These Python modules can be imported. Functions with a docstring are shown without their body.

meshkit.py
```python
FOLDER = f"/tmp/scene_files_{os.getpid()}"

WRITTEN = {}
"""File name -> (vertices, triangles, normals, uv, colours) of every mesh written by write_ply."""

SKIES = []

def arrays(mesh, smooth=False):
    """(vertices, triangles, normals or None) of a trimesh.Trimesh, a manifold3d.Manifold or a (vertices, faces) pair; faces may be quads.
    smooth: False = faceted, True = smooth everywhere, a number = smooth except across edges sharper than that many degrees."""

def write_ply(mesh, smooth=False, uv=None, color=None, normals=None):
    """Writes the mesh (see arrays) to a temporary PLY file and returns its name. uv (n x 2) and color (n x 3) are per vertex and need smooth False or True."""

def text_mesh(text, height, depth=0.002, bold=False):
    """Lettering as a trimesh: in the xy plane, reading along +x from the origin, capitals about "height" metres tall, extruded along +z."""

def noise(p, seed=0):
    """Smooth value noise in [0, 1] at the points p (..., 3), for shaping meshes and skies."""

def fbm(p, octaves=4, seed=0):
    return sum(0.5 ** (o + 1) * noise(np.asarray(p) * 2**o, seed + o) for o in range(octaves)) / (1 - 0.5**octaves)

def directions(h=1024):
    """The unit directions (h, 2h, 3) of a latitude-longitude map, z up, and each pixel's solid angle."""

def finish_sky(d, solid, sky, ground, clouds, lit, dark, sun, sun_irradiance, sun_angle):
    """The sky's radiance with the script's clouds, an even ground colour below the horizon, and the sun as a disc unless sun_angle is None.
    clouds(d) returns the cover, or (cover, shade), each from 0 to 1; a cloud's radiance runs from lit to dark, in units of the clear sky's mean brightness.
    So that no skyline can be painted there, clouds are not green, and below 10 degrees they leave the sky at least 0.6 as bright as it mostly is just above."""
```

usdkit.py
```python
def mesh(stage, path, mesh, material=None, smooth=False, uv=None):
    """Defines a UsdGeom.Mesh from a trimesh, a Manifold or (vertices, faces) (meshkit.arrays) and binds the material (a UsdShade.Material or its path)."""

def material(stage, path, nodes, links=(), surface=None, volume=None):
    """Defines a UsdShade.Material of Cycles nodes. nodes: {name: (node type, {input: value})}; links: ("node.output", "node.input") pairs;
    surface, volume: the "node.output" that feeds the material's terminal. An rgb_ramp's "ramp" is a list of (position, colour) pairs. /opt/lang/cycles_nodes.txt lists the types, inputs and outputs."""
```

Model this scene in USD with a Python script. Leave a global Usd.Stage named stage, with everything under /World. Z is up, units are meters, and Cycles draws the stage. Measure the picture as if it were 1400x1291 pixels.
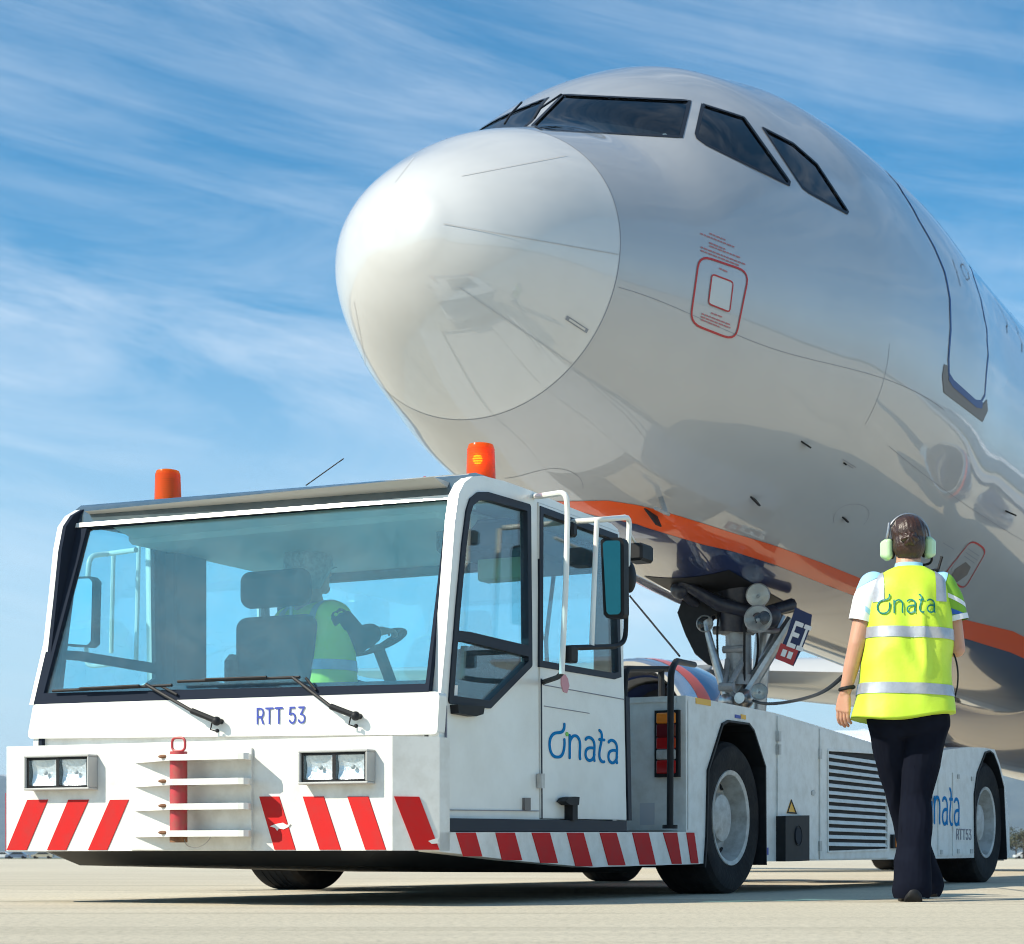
import math, random
import numpy as np, trimesh, shapely
from shapely.geometry import Polygon, LineString, Point
from shapely.ops import unary_union
from shapely import affinity
from scipy.interpolate import PchipInterpolator
import manifold3d as m3
import usdkit, meshkit
from pxr import Usd, UsdGeom, UsdLux, UsdShade, Gf, Sdf

stage = Usd.Stage.CreateInMemory()
UsdGeom.SetStageUpAxis(stage, 'Z'); UsdGeom.SetStageMetersPerUnit(stage, 1.0)
UsdGeom.Xform.Define(stage, '/World'); UsdGeom.Scope.Define(stage, '/World/Looks')
rng = random.Random(7); nrg = np.random.default_rng(7)

# ------------------------------------------------------------------ camera, sky, sun, exposure
F, U0, V0, H = 2600.0, 900.0, 1173.0, 0.2          # lens in pixels of a 1400 x 1291 picture; eye 0.2 m above the apron
CAM = UsdGeom.Camera.Define(stage, '/World/camera')
CAM.CreateHorizontalApertureAttr(36.0); CAM.CreateVerticalApertureAttr(36.0 * 944 / 1024)
CAM.CreateFocalLengthAttr(36.0 / 1400 * F)
CAM.CreateHorizontalApertureOffsetAttr(-(U0 - 700) / 1400 * 36.0)
CAM.CreateVerticalApertureOffsetAttr((V0 - 645.5) / 1400 * 36.0)
CAM.CreateFStopAttr(9.0); CAM.CreateFocusDistanceAttr(9.2)
CAM.CreateClippingRangeAttr(Gf.Vec2f(0.05, 60000))
CAM.AddTranslateOp().Set((0, 0, H)); CAM.AddRotateXOp().Set(90)
CAM.CreateExposureAttr(0.55)
SUN_EL, SUN_AZ = math.radians(38), math.atan2(-0.80, -0.46)
sun = UsdLux.DistantLight.Define(stage, '/World/sun_light')
sun.CreateNormalizeAttr(True); sun.CreateIntensityAttr(1.2); sun.CreateAngleAttr(0.55)
sun.CreateColorAttr(Gf.Vec3f(1.0, 0.915, 0.76))
sd = np.array([math.sin(SUN_AZ) * math.cos(SUN_EL), math.cos(SUN_AZ) * math.cos(SUN_EL), math.sin(SUN_EL)])
sun.AddRotateZOp().Set(-math.degrees(SUN_AZ)); sun.AddRotateXOp().Set(-(90 - math.degrees(SUN_EL)))
dome = UsdLux.DomeLight.Define(stage, '/World/sky'); dome.CreateIntensityAttr(1.0)
SKY = usdkit.material(stage, '/World/Looks/sky_look', {
    'sky': ('sky_texture', {'sky_type': 'single_scattering', 'sun_disc': False, 'sun_elevation': SUN_EL, 'sun_rotation': SUN_AZ, 'air_density': 1.0, 'aerosol_density': 0.6, 'ozone_density': 2.5}),
    'tc': ('texture_coordinate', {}),
    'rot': ('mapping', {'rotation': (0.0, math.radians(-11), math.radians(20))}),
    'sc': ('mapping', {'scale': (2.0, 2.0, 8.5), 'location': (5.2, 2.2, 0.8)}),
    'n1': ('noise_texture', {'scale': 1.9, 'detail': 11.0, 'roughness': 0.62, 'distortion': 1.1}),
    'r1': ('rgb_ramp', {'ramp': [(0.0, (0, 0, 0)), (0.40, (0, 0, 0)), (0.56, (0.38, 0.38, 0.38)), (0.74, (0.9, 0.9, 0.9)), (1.0, (1, 1, 1))]}),
    'sc2': ('mapping', {'scale': (1.3, 1.3, 4.0), 'location': (2.9, 1.0, 0.1)}),
    'n2': ('noise_texture', {'scale': 1.8, 'detail': 5.0, 'roughness': 0.5, 'distortion': 0.5}),
    'r2': ('rgb_ramp', {'ramp': [(0.0, (0.15, 0.15, 0.15)), (0.40, (0.30, 0.30, 0.30)), (0.62, (1, 1, 1)), (1.0, (1, 1, 1))]}),
    'm': ('math', {'math_type': 'multiply'}),
    'sc3': ('mapping', {'scale': (1.6, 1.6, 17.0), 'rotation': (0.0, math.radians(4), 0.0)}),
    'n3': ('noise_texture', {'scale': 2.2, 'detail': 8.0, 'roughness': 0.6, 'distortion': 0.5}),
    'r3': ('rgb_ramp', {'ramp': [(0.0, (0, 0, 0)), (0.48, (0, 0, 0)), (0.72, (0.32, 0.32, 0.32)), (1.0, (0.36, 0.36, 0.36))]}),
    'mx3': ('math', {'math_type': 'add', 'use_clamp': True}), 
    'm2': ('math', {'math_type': 'multiply', 'value2': 0.46}), 'tint': ('mix_color', {'blend_type': 'multiply', 'fac': 1.0, 'b': (0.26, 0.90, 1.10), 'use_clamp': False}),
    'mix': ('mix_color', {'b': (8.0, 8.4, 8.8), 'use_clamp': False}),
    'dx': ('separate_xyz', {}), 'he': ('map_range', {'range_type': 'smoothstep', 'from_min': -0.02, 'from_max': 0.34, 'to_min': 0.75, 'to_max': 0.0, 'clamp': True}),
    'veil': ('mix_color', {'b': (6.0, 7.1, 7.8), 'use_clamp': False}),
    'bg': ('background_shader', {'strength': 0.1})},
    [('tc.generated', 'rot.vector'), ('rot.vector', 'sc.vector'), ('sc.vector', 'n1.vector'), ('n1.fac', 'r1.fac'),
     ('rot.vector', 'sc2.vector'), ('sc2.vector', 'n2.vector'), ('n2.fac', 'r2.fac'),
     ('r1.color', 'm.value1'), ('r2.color', 'm.value2'), ('rot.vector', 'sc3.vector'), ('sc3.vector', 'n3.vector'), ('n3.fac', 'r3.fac'), ('m.value', 'mx3.value1'), ('r3.color', 'mx3.value2'), ('mx3.value', 'm2.value1'), ('m2.value', 'mix.fac'), ('tc.generated', 'dx.vector'), ('dx.z', 'he.value'), ('he.result', 'veil.fac'), ('sky.color', 'tint.a'), ('tint.result', 'veil.a'), ('veil.result', 'mix.a'), ('mix.result', 'bg.color')], surface='bg.background')
UsdShade.MaterialBindingAPI.Apply(dome.GetPrim()).Bind(SKY)

# ------------------------------------------------------------------ scene helpers
used = {}
def numbered(parent, name):
    k = (str(parent), name); n = used.get(k, 0); used[k] = n + 1
    return f'{parent}/{name}' if n == 0 else f'{parent}/{name}_{n:03d}'
def meta(p, label=None, cat=None, group=None, kind=None):
    for k, v in (('label', label), ('category', cat), ('group', group), ('kind', kind)):
        if v: p.SetCustomDataByKey(k, v)
    return p
def thing(name, label, cat, loc=(0, 0, 0), rotz=0, group=None):
    x = UsdGeom.Xform.Define(stage, numbered('/World', name))
    x.AddTranslateOp().Set(tuple(map(float, loc))); x.AddRotateZOp().Set(float(rotz))
    return meta(x.GetPrim(), label, cat, group)
def part(parent, name, mesh, m, smooth=35, label=None):
    path = numbered(parent.GetPath() if parent else '/World', name)
    p = usdkit.mesh(stage, path, mesh, m, smooth).GetPrim()
    if label: meta(p, label)
    return p
def solo(name, mesh, m, label, cat=None, smooth=35, group=None, kind=None):
    return meta(part(None, name, mesh, m, smooth), label, cat, group, kind)
def copy_of(src, name, loc, rotz, label, cat, group):
    t = thing(name, label, cat, loc, rotz, group)
    t.GetReferences().AddInternalReference(src.GetPath()); t.SetInstanceable(True)
    return t

def mat(name, color, rough=0.5, metal=0.0, noise=None, bump=None, spec=None, coat=None, extra=None):
    """principled; noise = (scale, other colour, amount); bump = (scale, distance)"""
    p = {'base_color': color, 'roughness': rough, 'metallic': metal}
    if spec is not None: p['specular_ior_level'] = spec
    if coat: p['coat_weight'], p['coat_roughness'] = coat
    if extra: p.update(extra)
    n, l = {'p': ('principled_bsdf', p), 'tc': ('texture_coordinate', {})}, []
    if noise:
        sc, other, amt = noise
        n['n'] = ('noise_texture', {'scale': sc, 'detail': 6.0, 'roughness': 0.65})
        n['r'] = ('rgb_ramp', {'ramp': [(0, (0, 0, 0)), (0.42, (0, 0, 0)), (0.75, (amt,) * 3), (1, (amt,) * 3)]})
        n['mx'] = ('mix_color', {'a': color, 'b': other})
        l += [('tc.object', 'n.vector'), ('n.fac', 'r.fac'), ('r.color', 'mx.fac'), ('mx.result', 'p.base_color')]
    if bump:
        n['bn'] = ('noise_texture', {'scale': bump[0], 'detail': 5.0}); n['b'] = ('bump', {'distance': bump[1], 'strength': 1.0})
        l += [('tc.object', 'bn.vector'), ('bn.fac', 'b.height'), ('b.normal', 'p.normal')]
    return usdkit.material(stage, '/World/Looks/' + name, n, l, surface='p.BSDF')
def glass(name, tint, f0=0.05, rough=0.0, tr=None):
    return usdkit.material(stage, '/World/Looks/' + name, {
        't': ('transparent_bsdf', {'color': tint}), 'g': ('glossy_bsdf', {'color': (1, 1, 1), 'roughness': rough}),
        'w': ('layer_weight', {'blend': 0.5}), 'p': ('math', {'math_type': 'power', 'value2': 4.5}),
        's': ('math', {'math_type': 'multiply_add', 'value2': 0.9, 'value3': f0, 'use_clamp': True}), 'm': ('mix_closure', {})},
        [('w.facing', 'p.value1'), ('p.value', 's.value1'), ('s.value', 'm.fac'), ('t.BSDF', 'm.closure1'), ('g.BSDF', 'm.closure2')], surface='m.closure')

M = {}
M['white'] = mat('white_paint', (0.74, 0.74, 0.70), 0.32, noise=(3.1, (0.55, 0.53, 0.47), 0.45), bump=(2.0, 0.004), coat=(0.3, 0.1))
M['white2'] = mat('worn_white_paint', (0.70, 0.70, 0.67), 0.38, noise=(9.0, (0.42, 0.39, 0.33), 0.5), bump=(3.0, 0.004))
M['red'] = mat('red_tape', (0.50, 0.012, 0.012), 0.65, spec=0.2, noise=(14.0, (0.36, 0.03, 0.028), 0.6))
M['red_pin'] = mat('red_pin_paint', (0.42, 0.03, 0.04), 0.5, noise=(22.0, (0.22, 0.1, 0.07), 0.8))
M['rust'] = mat('rust', (0.16, 0.07, 0.035), 0.85, noise=(30.0, (0.3, 0.16, 0.08), 0.8))
M['black'] = mat('black_rubber', (0.010, 0.011, 0.013), 0.55, spec=0.25, noise=(20, (0.022, 0.022, 0.024), 0.6))
M['frame'] = mat('window_rubber', (0.014, 0.019, 0.030), 0.5, spec=0.25)
M['dark'] = mat('dark_interior', (0.025, 0.028, 0.036), 0.8, spec=0.2)
M['liner'] = mat('headliner', (0.48, 0.48, 0.46), 0.8)
M['seat'] = mat('seat_cloth', (0.016, 0.020, 0.028), 0.9, spec=0.15)
M['tyre'] = mat('tyre_rubber', (0.012, 0.012, 0.014), 0.8, spec=0.2, noise=(11, (0.035, 0.032, 0.028), 0.7), bump=(40, 0.004))
M['rim'] = mat('rim_paint', (0.50, 0.50, 0.48), 0.45, noise=(12, (0.20, 0.17, 0.14), 0.8))
M['steel'] = mat('bare_steel', (0.45, 0.45, 0.45), 0.35, 0.9, noise=(15, (0.2, 0.19, 0.18), 0.6))
M['chrome'] = mat('reflector_chrome', (0.86, 0.86, 0.85), 0.32, 0.5, bump=(60, 0.006)); M['lamp_mirror'] = mat('lamp_reflector', (0.75, 0.75, 0.72), 0.3, 0.8, bump=(50, 0.006))
M['gear'] = mat('gear_grey_paint', (0.30, 0.31, 0.32), 0.4, 0.1, noise=(12, (0.12, 0.11, 0.10), 0.6), coat=(0.3, 0.15))
M['glass'] = usdkit.material(stage, '/World/Looks/dusty_cab_glass', {
    't': ('transparent_bsdf', {'color': (0.76, 0.94, 0.985)}), 'g': ('glossy_bsdf', {'color': (1, 1, 1), 'roughness': 0.0}), 'w': ('layer_weight', {'blend': 0.5}),
    'p': ('math', {'math_type': 'power', 'value2': 4.5}), 's': ('math', {'math_type': 'multiply_add', 'value2': 0.9, 'value3': 0.07, 'use_clamp': True}), 'm': ('mix_closure', {}),
    'tc': ('texture_coordinate', {}), 'n': ('noise_texture', {'scale': 3.5, 'detail': 8.0, 'roughness': 0.7, 'distortion': 0.6}), 'r': ('map_range', {'from_min': 0.35, 'from_max': 0.75, 'to_min': 0.005, 'to_max': 0.035, 'clamp': True}),
    'd': ('diffuse_bsdf', {'color': (0.75, 0.73, 0.68)}), 'm2': ('mix_closure', {})},
    [('w.facing', 'p.value1'), ('p.value', 's.value1'), ('s.value', 'm.fac'), ('t.BSDF', 'm.closure1'), ('g.BSDF', 'm.closure2'), ('tc.object', 'n.vector'), ('n.fac', 'r.value'), ('r.result', 'm2.fac'), ('m.closure', 'm2.closure1'), ('d.BSDF', 'm2.closure2')], surface='m2.closure')
M['lens'] = glass('headlight_glass', (0.92, 0.95, 0.97), 0.04)
M['mirror'] = mat('mirror_glass', (0.80, 0.88, 0.9), 0.02, 1.0); M['mirror_teal'] = mat('tinted_mirror', (0.035, 0.16, 0.17), 0.02, 1.0)
M['grille_dark'] = mat('grille_shadow_black', (0.008, 0.008, 0.009), 0.8); M['amber'] = usdkit.material(stage, '/World/Looks/amber_lens', {'p': ('principled_bsdf', {'base_color': (0.88, 0.17, 0.004), 'roughness': 0.15, 'coat_weight': 0.7}), 't': ('transparent_bsdf', {'color': (1.0, 0.42, 0.03)}), 'tr': ('translucent_bsdf', {'color': (1.0, 0.25, 0.01)}), 'm': ('mix_closure', {'fac': 0.60}), 'm2': ('mix_closure', {'fac': 0.10})},
    [('p.BSDF', 'm.closure1'), ('t.BSDF', 'm.closure2'), ('m.closure', 'm2.closure1'), ('tr.BSDF', 'm2.closure2')], surface='m2.closure')
M['amber_glow'] = mat('beacon_bulb', (1, 0.6, 0.1), 0.5, extra={'emission_color': (1.0, 0.55, 0.06), 'emission_strength': 14.0})
M['orange_marker'] = mat('orange_marker', (0.8, 0.22, 0.02), 0.3)
M['redlens'] = mat('red_lens', (0.40, 0.012, 0.012), 0.15, coat=(0.6, 0.05))
M['redlens2'] = mat('dark_red_lens', (0.13, 0.012, 0.016), 0.15, coat=(0.6, 0.05))
M['blue_logo'] = mat('blue_lettering', (0.0, 0.17, 0.42), 0.7, spec=0.1)
M['green_dot'] = mat('green_dot', (0.15, 0.5, 0.05), 0.4)
M['navy_text'] = mat('violet_blue_lettering', (0.04, 0.06, 0.32), 0.4)
M['grey_text'] = mat('grey_lettering', (0.16, 0.16, 0.2), 0.5)
M['yellow'] = mat('yellow_plate', (0.75, 0.40, 0.03), 0.4)
M['bluesign'] = mat('blue_plate', (0.02, 0.05, 0.30), 0.4)
M['paper'] = mat('white_label', (0.75, 0.75, 0.73), 0.6)

# px of the photograph -> a point on a stated plane of the thing that is measured there
A0 = math.radians(25.0); TA = np.array([math.sin(A0), math.cos(A0)]); TB = np.array([-math.cos(A0), math.sin(A0)])
PW = np.array([0.43, 10.6])                       # tractor frame: x back along its length, y to its far side, origin under the near wheel
def on(u, v, n, c):
    d = np.array([(u - U0) / F, 1.0, (V0 - v) / F]); q = -PW
    ol = np.array([q @ TA, q @ TB, H]); dl = np.array([d[:2] @ TA, d[:2] @ TB, d[2]]); n = np.array(n, float)
    return ol + (c - n @ ol) / (n @ dl) * dl
def S(u, v, b=0.0): p = on(u, v, (0, 1, 0), b); return p[0], p[2]
SK = 0.044
def Fr(u, v, c): p = on(u, v, (1, SK, 0), c); return p[1], p[2]
def tw(a, b, z): p = PW + a * TA + b * TB; return np.array([p[0], p[1], z])

# ------------------------------------------------------------------ mesh helpers
def cat_(ms): return trimesh.util.concatenate([m for m in ms if m is not None])
def box(a0, a1, b0, b1, z0, z1, ch=0.0):
    e = np.array([[a0, a1], [b0, b1], [z0, z1]], float); e.sort(axis=1)
    c = min(ch, (e[:, 1] - e[:, 0]).min() * 0.45)
    if c <= 0:
        m = trimesh.creation.box(extents=e[:, 1] - e[:, 0]); m.apply_translation(e.mean(1)); return m
    pts = []
    for i in range(3):
        f = e.copy(); 
        for j in range(3):
            if j != i: f[j] += (c, -c)
        pts += [(x, y, z) for x in f[0] for y in f[1] for z in f[2]]
    return trimesh.convex.convex_hull(np.array(pts))
def ext(poly, h):
    gs = getattr(poly, 'geoms', [poly])
    return cat_([trimesh.creation.extrude_polygon(g, h, engine='earcut') for g in gs if g.area > 1e-9])
def side_plate(poly, b0, b1):
    """polygon in (a, z), thickness from b0 to b1"""
    m = ext(poly, abs(b1 - b0)); v = m.vertices
    m.vertices = np.stack([v[:, 0], max(b0, b1) - v[:, 2], v[:, 1]], 1); return m
def front_plate(poly, th, c, rk=0.0, z0=0.0):
    """polygon in (b, z) laid on the plane a = c - SK b + rk (z - z0); thickness th goes back"""
    m = ext(poly, abs(th)); v = m.vertices; h = v[:, 2] if th > 0 else v[:, 2] - abs(th)
    m.vertices = np.stack([c - SK * v[:, 0] + rk * (v[:, 1] - z0) + h, v[:, 0], v[:, 1]], 1); return m
def flat_plate(poly, z0, z1):
    m = ext(poly, z1 - z0); m.apply_translation((0, 0, z0)); return m
def smooth_path(pts, n=8):
    pts = np.asarray(pts, float)
    if len(pts) < 3: return pts
    from scipy.interpolate import CubicSpline
    t = np.concatenate([[0], np.cumsum(np.linalg.norm(np.diff(pts, axis=0), axis=1))])
    return CubicSpline(t, pts)(np.linspace(0, t[-1], n * (len(pts) - 1) + 1))
def fillet(pts, r, n=5):
    pts = [np.asarray(p, float) for p in pts]; out = [pts[0]]
    for a, b, c in zip(pts, pts[1:], pts[2:]):
        u, w = a - b, c - b; lu, lw = np.linalg.norm(u), np.linalg.norm(w); q = min(r, lu * .45, lw * .45)
        p0, p1 = b + u / lu * q, b + w / lw * q
        out += [(1 - t) ** 2 * p0 + 2 * t * (1 - t) * b + t * t * p1 for t in np.linspace(0, 1, n)]
    return np.array(out + [pts[-1]])
def tube(pts, r, sides=10, cap=True):
    p = np.asarray(pts, float); r = np.broadcast_to(r, (len(p),))
    t = np.gradient(p, axis=0); t /= np.linalg.norm(t, axis=1, keepdims=True) + 1e-12
    ref = np.array([0.0, 0, 1]) if abs(t[0, 2]) < 0.9 else np.array([1.0, 0, 0])
    a = np.cross(t[0], ref); a /= np.linalg.norm(a); A = []
    for i in range(len(p)):
        a = a - t[i] * (a @ t[i]); a /= np.linalg.norm(a); A.append(a)
    A = np.array(A); Bv = np.cross(t, A); g = np.arange(sides) * 2 * np.pi / sides
    v = p[:, None] + r[:, None, None] * (np.cos(g)[None, :, None] * A[:, None] + np.sin(g)[None, :, None] * Bv[:, None])
    n = len(p); i, j = np.meshgrid(np.arange(n - 1), np.arange(sides), indexing='ij'); k = (j + 1) % sides
    q = np.stack([i * sides + j, i * sides + k, (i + 1) * sides + k, (i + 1) * sides + j], -1).reshape(-1, 4)
    f = np.vstack([q[:, [0, 1, 2]], q[:, [0, 2, 3]]]); v = v.reshape(-1, 3)
    if cap:
        v = np.vstack([v, p[0], p[-1]]); c0, c1 = len(v) - 2, len(v) - 1; s = np.arange(sides); k = (s + 1) % sides
        f = np.vstack([f, np.stack([np.full(sides, c0), k, s], 1), np.stack([np.full(sides, c1), (n - 1) * sides + s, (n - 1) * sides + k], 1)])
    m = trimesh.Trimesh(v, f, process=False)
    if m.volume < 0: m.invert()
    return m
def lathe(prof, n=32, axis='z'):
    """profile (r, h) from low h to high h"""
    m = trimesh.creation.revolve(np.array(prof, float), sections=n)
    if m.volume < 0: m.invert()
    v = m.vertices.copy()
    if axis == 'y': m.vertices = np.stack([v[:, 0], v[:, 2], -v[:, 1]], 1)
    if axis == 'x': m.vertices = np.stack([v[:, 2], v[:, 0], v[:, 1]], 1)
    return m
def moved(m, *t): m = m.copy(); m.apply_translation(t); return m
def ball(c, r, sc=(1, 1, 1), sub=2):
    m = trimesh.creation.icosphere(subdivisions=sub, radius=1.0); m.vertices = m.vertices * np.array(sc) * r + np.array(c); return m
def frame_from(x, y):
    x = x / np.linalg.norm(x); y = y - x * (x @ y); y /= np.linalg.norm(y); return np.stack([x, y, np.cross(x, y)], 1)
def place(m, o, x, y):
    m = m.copy(); m.vertices = m.vertices @ frame_from(np.asarray(x, float), np.asarray(y, float)).T + np.asarray(o); return m

def stroke(pts, w, n=6): return LineString(smooth_path(pts, n)).buffer(w / 2, quad_segs=4)
def logo(w=0.125):
    """the five-letter lettering in units of the x-height, as polygons: letters, dot"""
    L = []
    L.append(stroke([(1.0, 1.42), (0.99, 1.27), (0.90, 1.13), (0.62, 1.04), (0.28, 0.96), (0.06, 0.74), (0.02, 0.42), (0.2, 0.1), (0.5, 0.02), (0.8, 0.1), (0.98, 0.4), (1.0, 0.78)], w))
    x = 1.36
    L.append(unary_union([LineString([(x, 0.05), (x, 0.98)]).buffer(w / 2), stroke([(x, 0.6), (x + .12, 0.88), (x + .38, 1.0), (x + .64, 0.88), (x + .72, 0.6), (x + .72, 0.05)], w)]))
    def a(x): return unary_union([stroke([(x + .06, 0.9), (x + .34, 1.0), (x + .62, 0.86), (x + .68, 0.55), (x + .68, 0.04)], w), stroke([(x + .68, 0.56), (x + .34, 0.56), (x + .08, 0.42), (x + .06, 0.18), (x + .28, 0.02), (x + .55, 0.1), (x + .68, 0.3)], w)])
    L.append(a(2.42))
    L.append(unary_union([stroke([(3.46, 1.36), (3.46, 0.4), (3.50, 0.14), (3.64, 0.03), (3.80, 0.03)], w), LineString([(3.46, 0.97), (3.80, 0.97)]).buffer(w / 2)]))
    L.append(a(4.08))
    return L, Point(1.18, 1.02).buffer(0.09)

# ------------------------------------------------------------------ ground, far land
M['apron'] = usdkit.material(stage, '/World/Looks/apron_concrete', {
    'g': ('geometry', {}), 'p': ('principled_bsdf', {'roughness': 0.88, 'specular_ior_level': 0.25}),
    'n1': ('noise_texture', {'scale': 0.35, 'detail': 8.0, 'roughness': 0.7}), 'r1': ('rgb_ramp', {'ramp': [(0, (0.47, 0.42, 0.315)), (0.45, (0.57, 0.51, 0.395)), (1, (0.66, 0.60, 0.48))]}),
    'n2': ('noise_texture', {'scale': 38.0, 'detail': 7.0, 'roughness': 0.85}), 'r2': ('rgb_ramp', {'ramp': [(0, (0.2, 0.2, 0.2)), (0.38, (0.5, 0.5, 0.49)), (0.5, (1, 1, 1)), (0.62, (1.15, 1.15, 1.15)), (1, (1.3, 1.3, 1.3))]}),
    'm2': ('mix_color', {'blend_type': 'multiply', 'fac': 0.8, 'use_clamp': False}),
    'n3': ('noise_texture', {'scale': 1.7, 'detail': 3.0, 'roughness': 0.6}), 'r3': ('rgb_ramp', {'ramp': [(0, (0, 0, 0)), (0.70, (0, 0, 0)), (0.76, (0.35, 0.35, 0.35)), (1, (0.35, 0.35, 0.35))]}),
    'm3': ('mix_color', {'b': (0.55, 0.16, 0.10)}),
    'rt': ('mapping', {'rotation': (0, 0, 0.62)}), 'br': ('brick_texture', {'scale': 1.0, 'brick_width': 7.5, 'row_height': 7.5, 'offset': 0.0, 'mortar_size': 0.018, 'color1': (1, 1, 1), 'color2': (0.93, 0.93, 0.93), 'mortar': (0.62, 0.60, 0.57)}),
    'm4': ('mix_color', {'blend_type': 'multiply', 'fac': 1.0}),
    'sm': ('mapping', {'rotation': (0, 0, -0.5), 'scale': (0.12, 1.6, 1.0)}), 'n5': ('noise_texture', {'scale': 1.0, 'detail': 4.0, 'roughness': 0.6}), 'r5': ('rgb_ramp', {'ramp': [(0, (1, 1, 1)), (0.52, (1, 1, 1)), (0.66, (0.80, 0.80, 0.79)), (1, (0.74, 0.74, 0.73))]}), 'm5': ('mix_color', {'blend_type': 'multiply', 'fac': 1.0}),
    'b': ('bump', {'distance': 0.01, 'strength': 0.6})},
    [('g.position', 'n1.vector'), ('n1.fac', 'r1.fac'), ('g.position', 'n2.vector'), ('n2.fac', 'r2.fac'), ('r1.color', 'm2.a'), ('r2.color', 'm2.b'),
     ('g.position', 'n3.vector'), ('n3.fac', 'r3.fac'), ('r3.color', 'm3.fac'), ('m2.result', 'm3.a'), ('g.position', 'rt.vector'), ('rt.vector', 'br.vector'), ('m3.result', 'm4.a'), ('br.color', 'm4.b'),
     ('g.position', 'sm.vector'), ('sm.vector', 'n5.vector'), ('n5.fac', 'r5.fac'), ('m4.result', 'm5.a'), ('r5.color', 'm5.b'), ('m5.result', 'p.base_color'), ('n2.fac', 'b.height'), ('b.normal', 'p.normal')], surface='p.BSDF')
def sheet(x0, x1, y0, y1, z): return (np.array([[x0, y0, z], [x1, y0, z], [x1, y1, z], [x0, y1, z]], float), np.array([[0, 1, 2, 3]]))
M['grass'] = mat('dry_grass', (0.10, 0.11, 0.045), 0.9, noise=(0.05, (0.16, 0.14, 0.07), 0.8))
solo('terrain', sheet(-14000, 14000, -3000, 14000, -0.02), M['grass'], 'flat grassland beyond the apron', kind='structure', smooth=False)
solo('apron', sheet(-260, 320, -120, 330, 0.0), M['apron'], 'pale concrete airport apron', kind='structure', smooth=False)

def mountains():
    nx, ny = 640, 56
    x = np.linspace(-9500, 11000, nx); y = np.linspace(7000, 10400, ny); X, Y = np.meshgrid(x, y, indexing='ij')
    p = np.stack([X / 900, Y / 900, 0 * X], -1); ridge = 1 - np.abs(2 * meshkit.fbm(p, 6, 3) - 1)
    prof = np.interp(Y[0], [7000, 7500, 8600, 9400, 10400], [0, .16, .86, 1.0, .5])[None]
    base = 440 + 150 * np.clip((X + 2800) / 3000, 0, 1)
    Z = prof * base * (0.50 + 0.62 * ridge) - 10
    V = np.stack([X, Y, Z], -1).reshape(-1, 3); i, j = np.meshgrid(np.arange(nx - 1), np.arange(ny - 1), indexing='ij')
    q = np.stack([i * ny + j, (i + 1) * ny + j, (i + 1) * ny + j + 1, i * ny + j + 1], -1).reshape(-1, 4)
    return V, q
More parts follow.
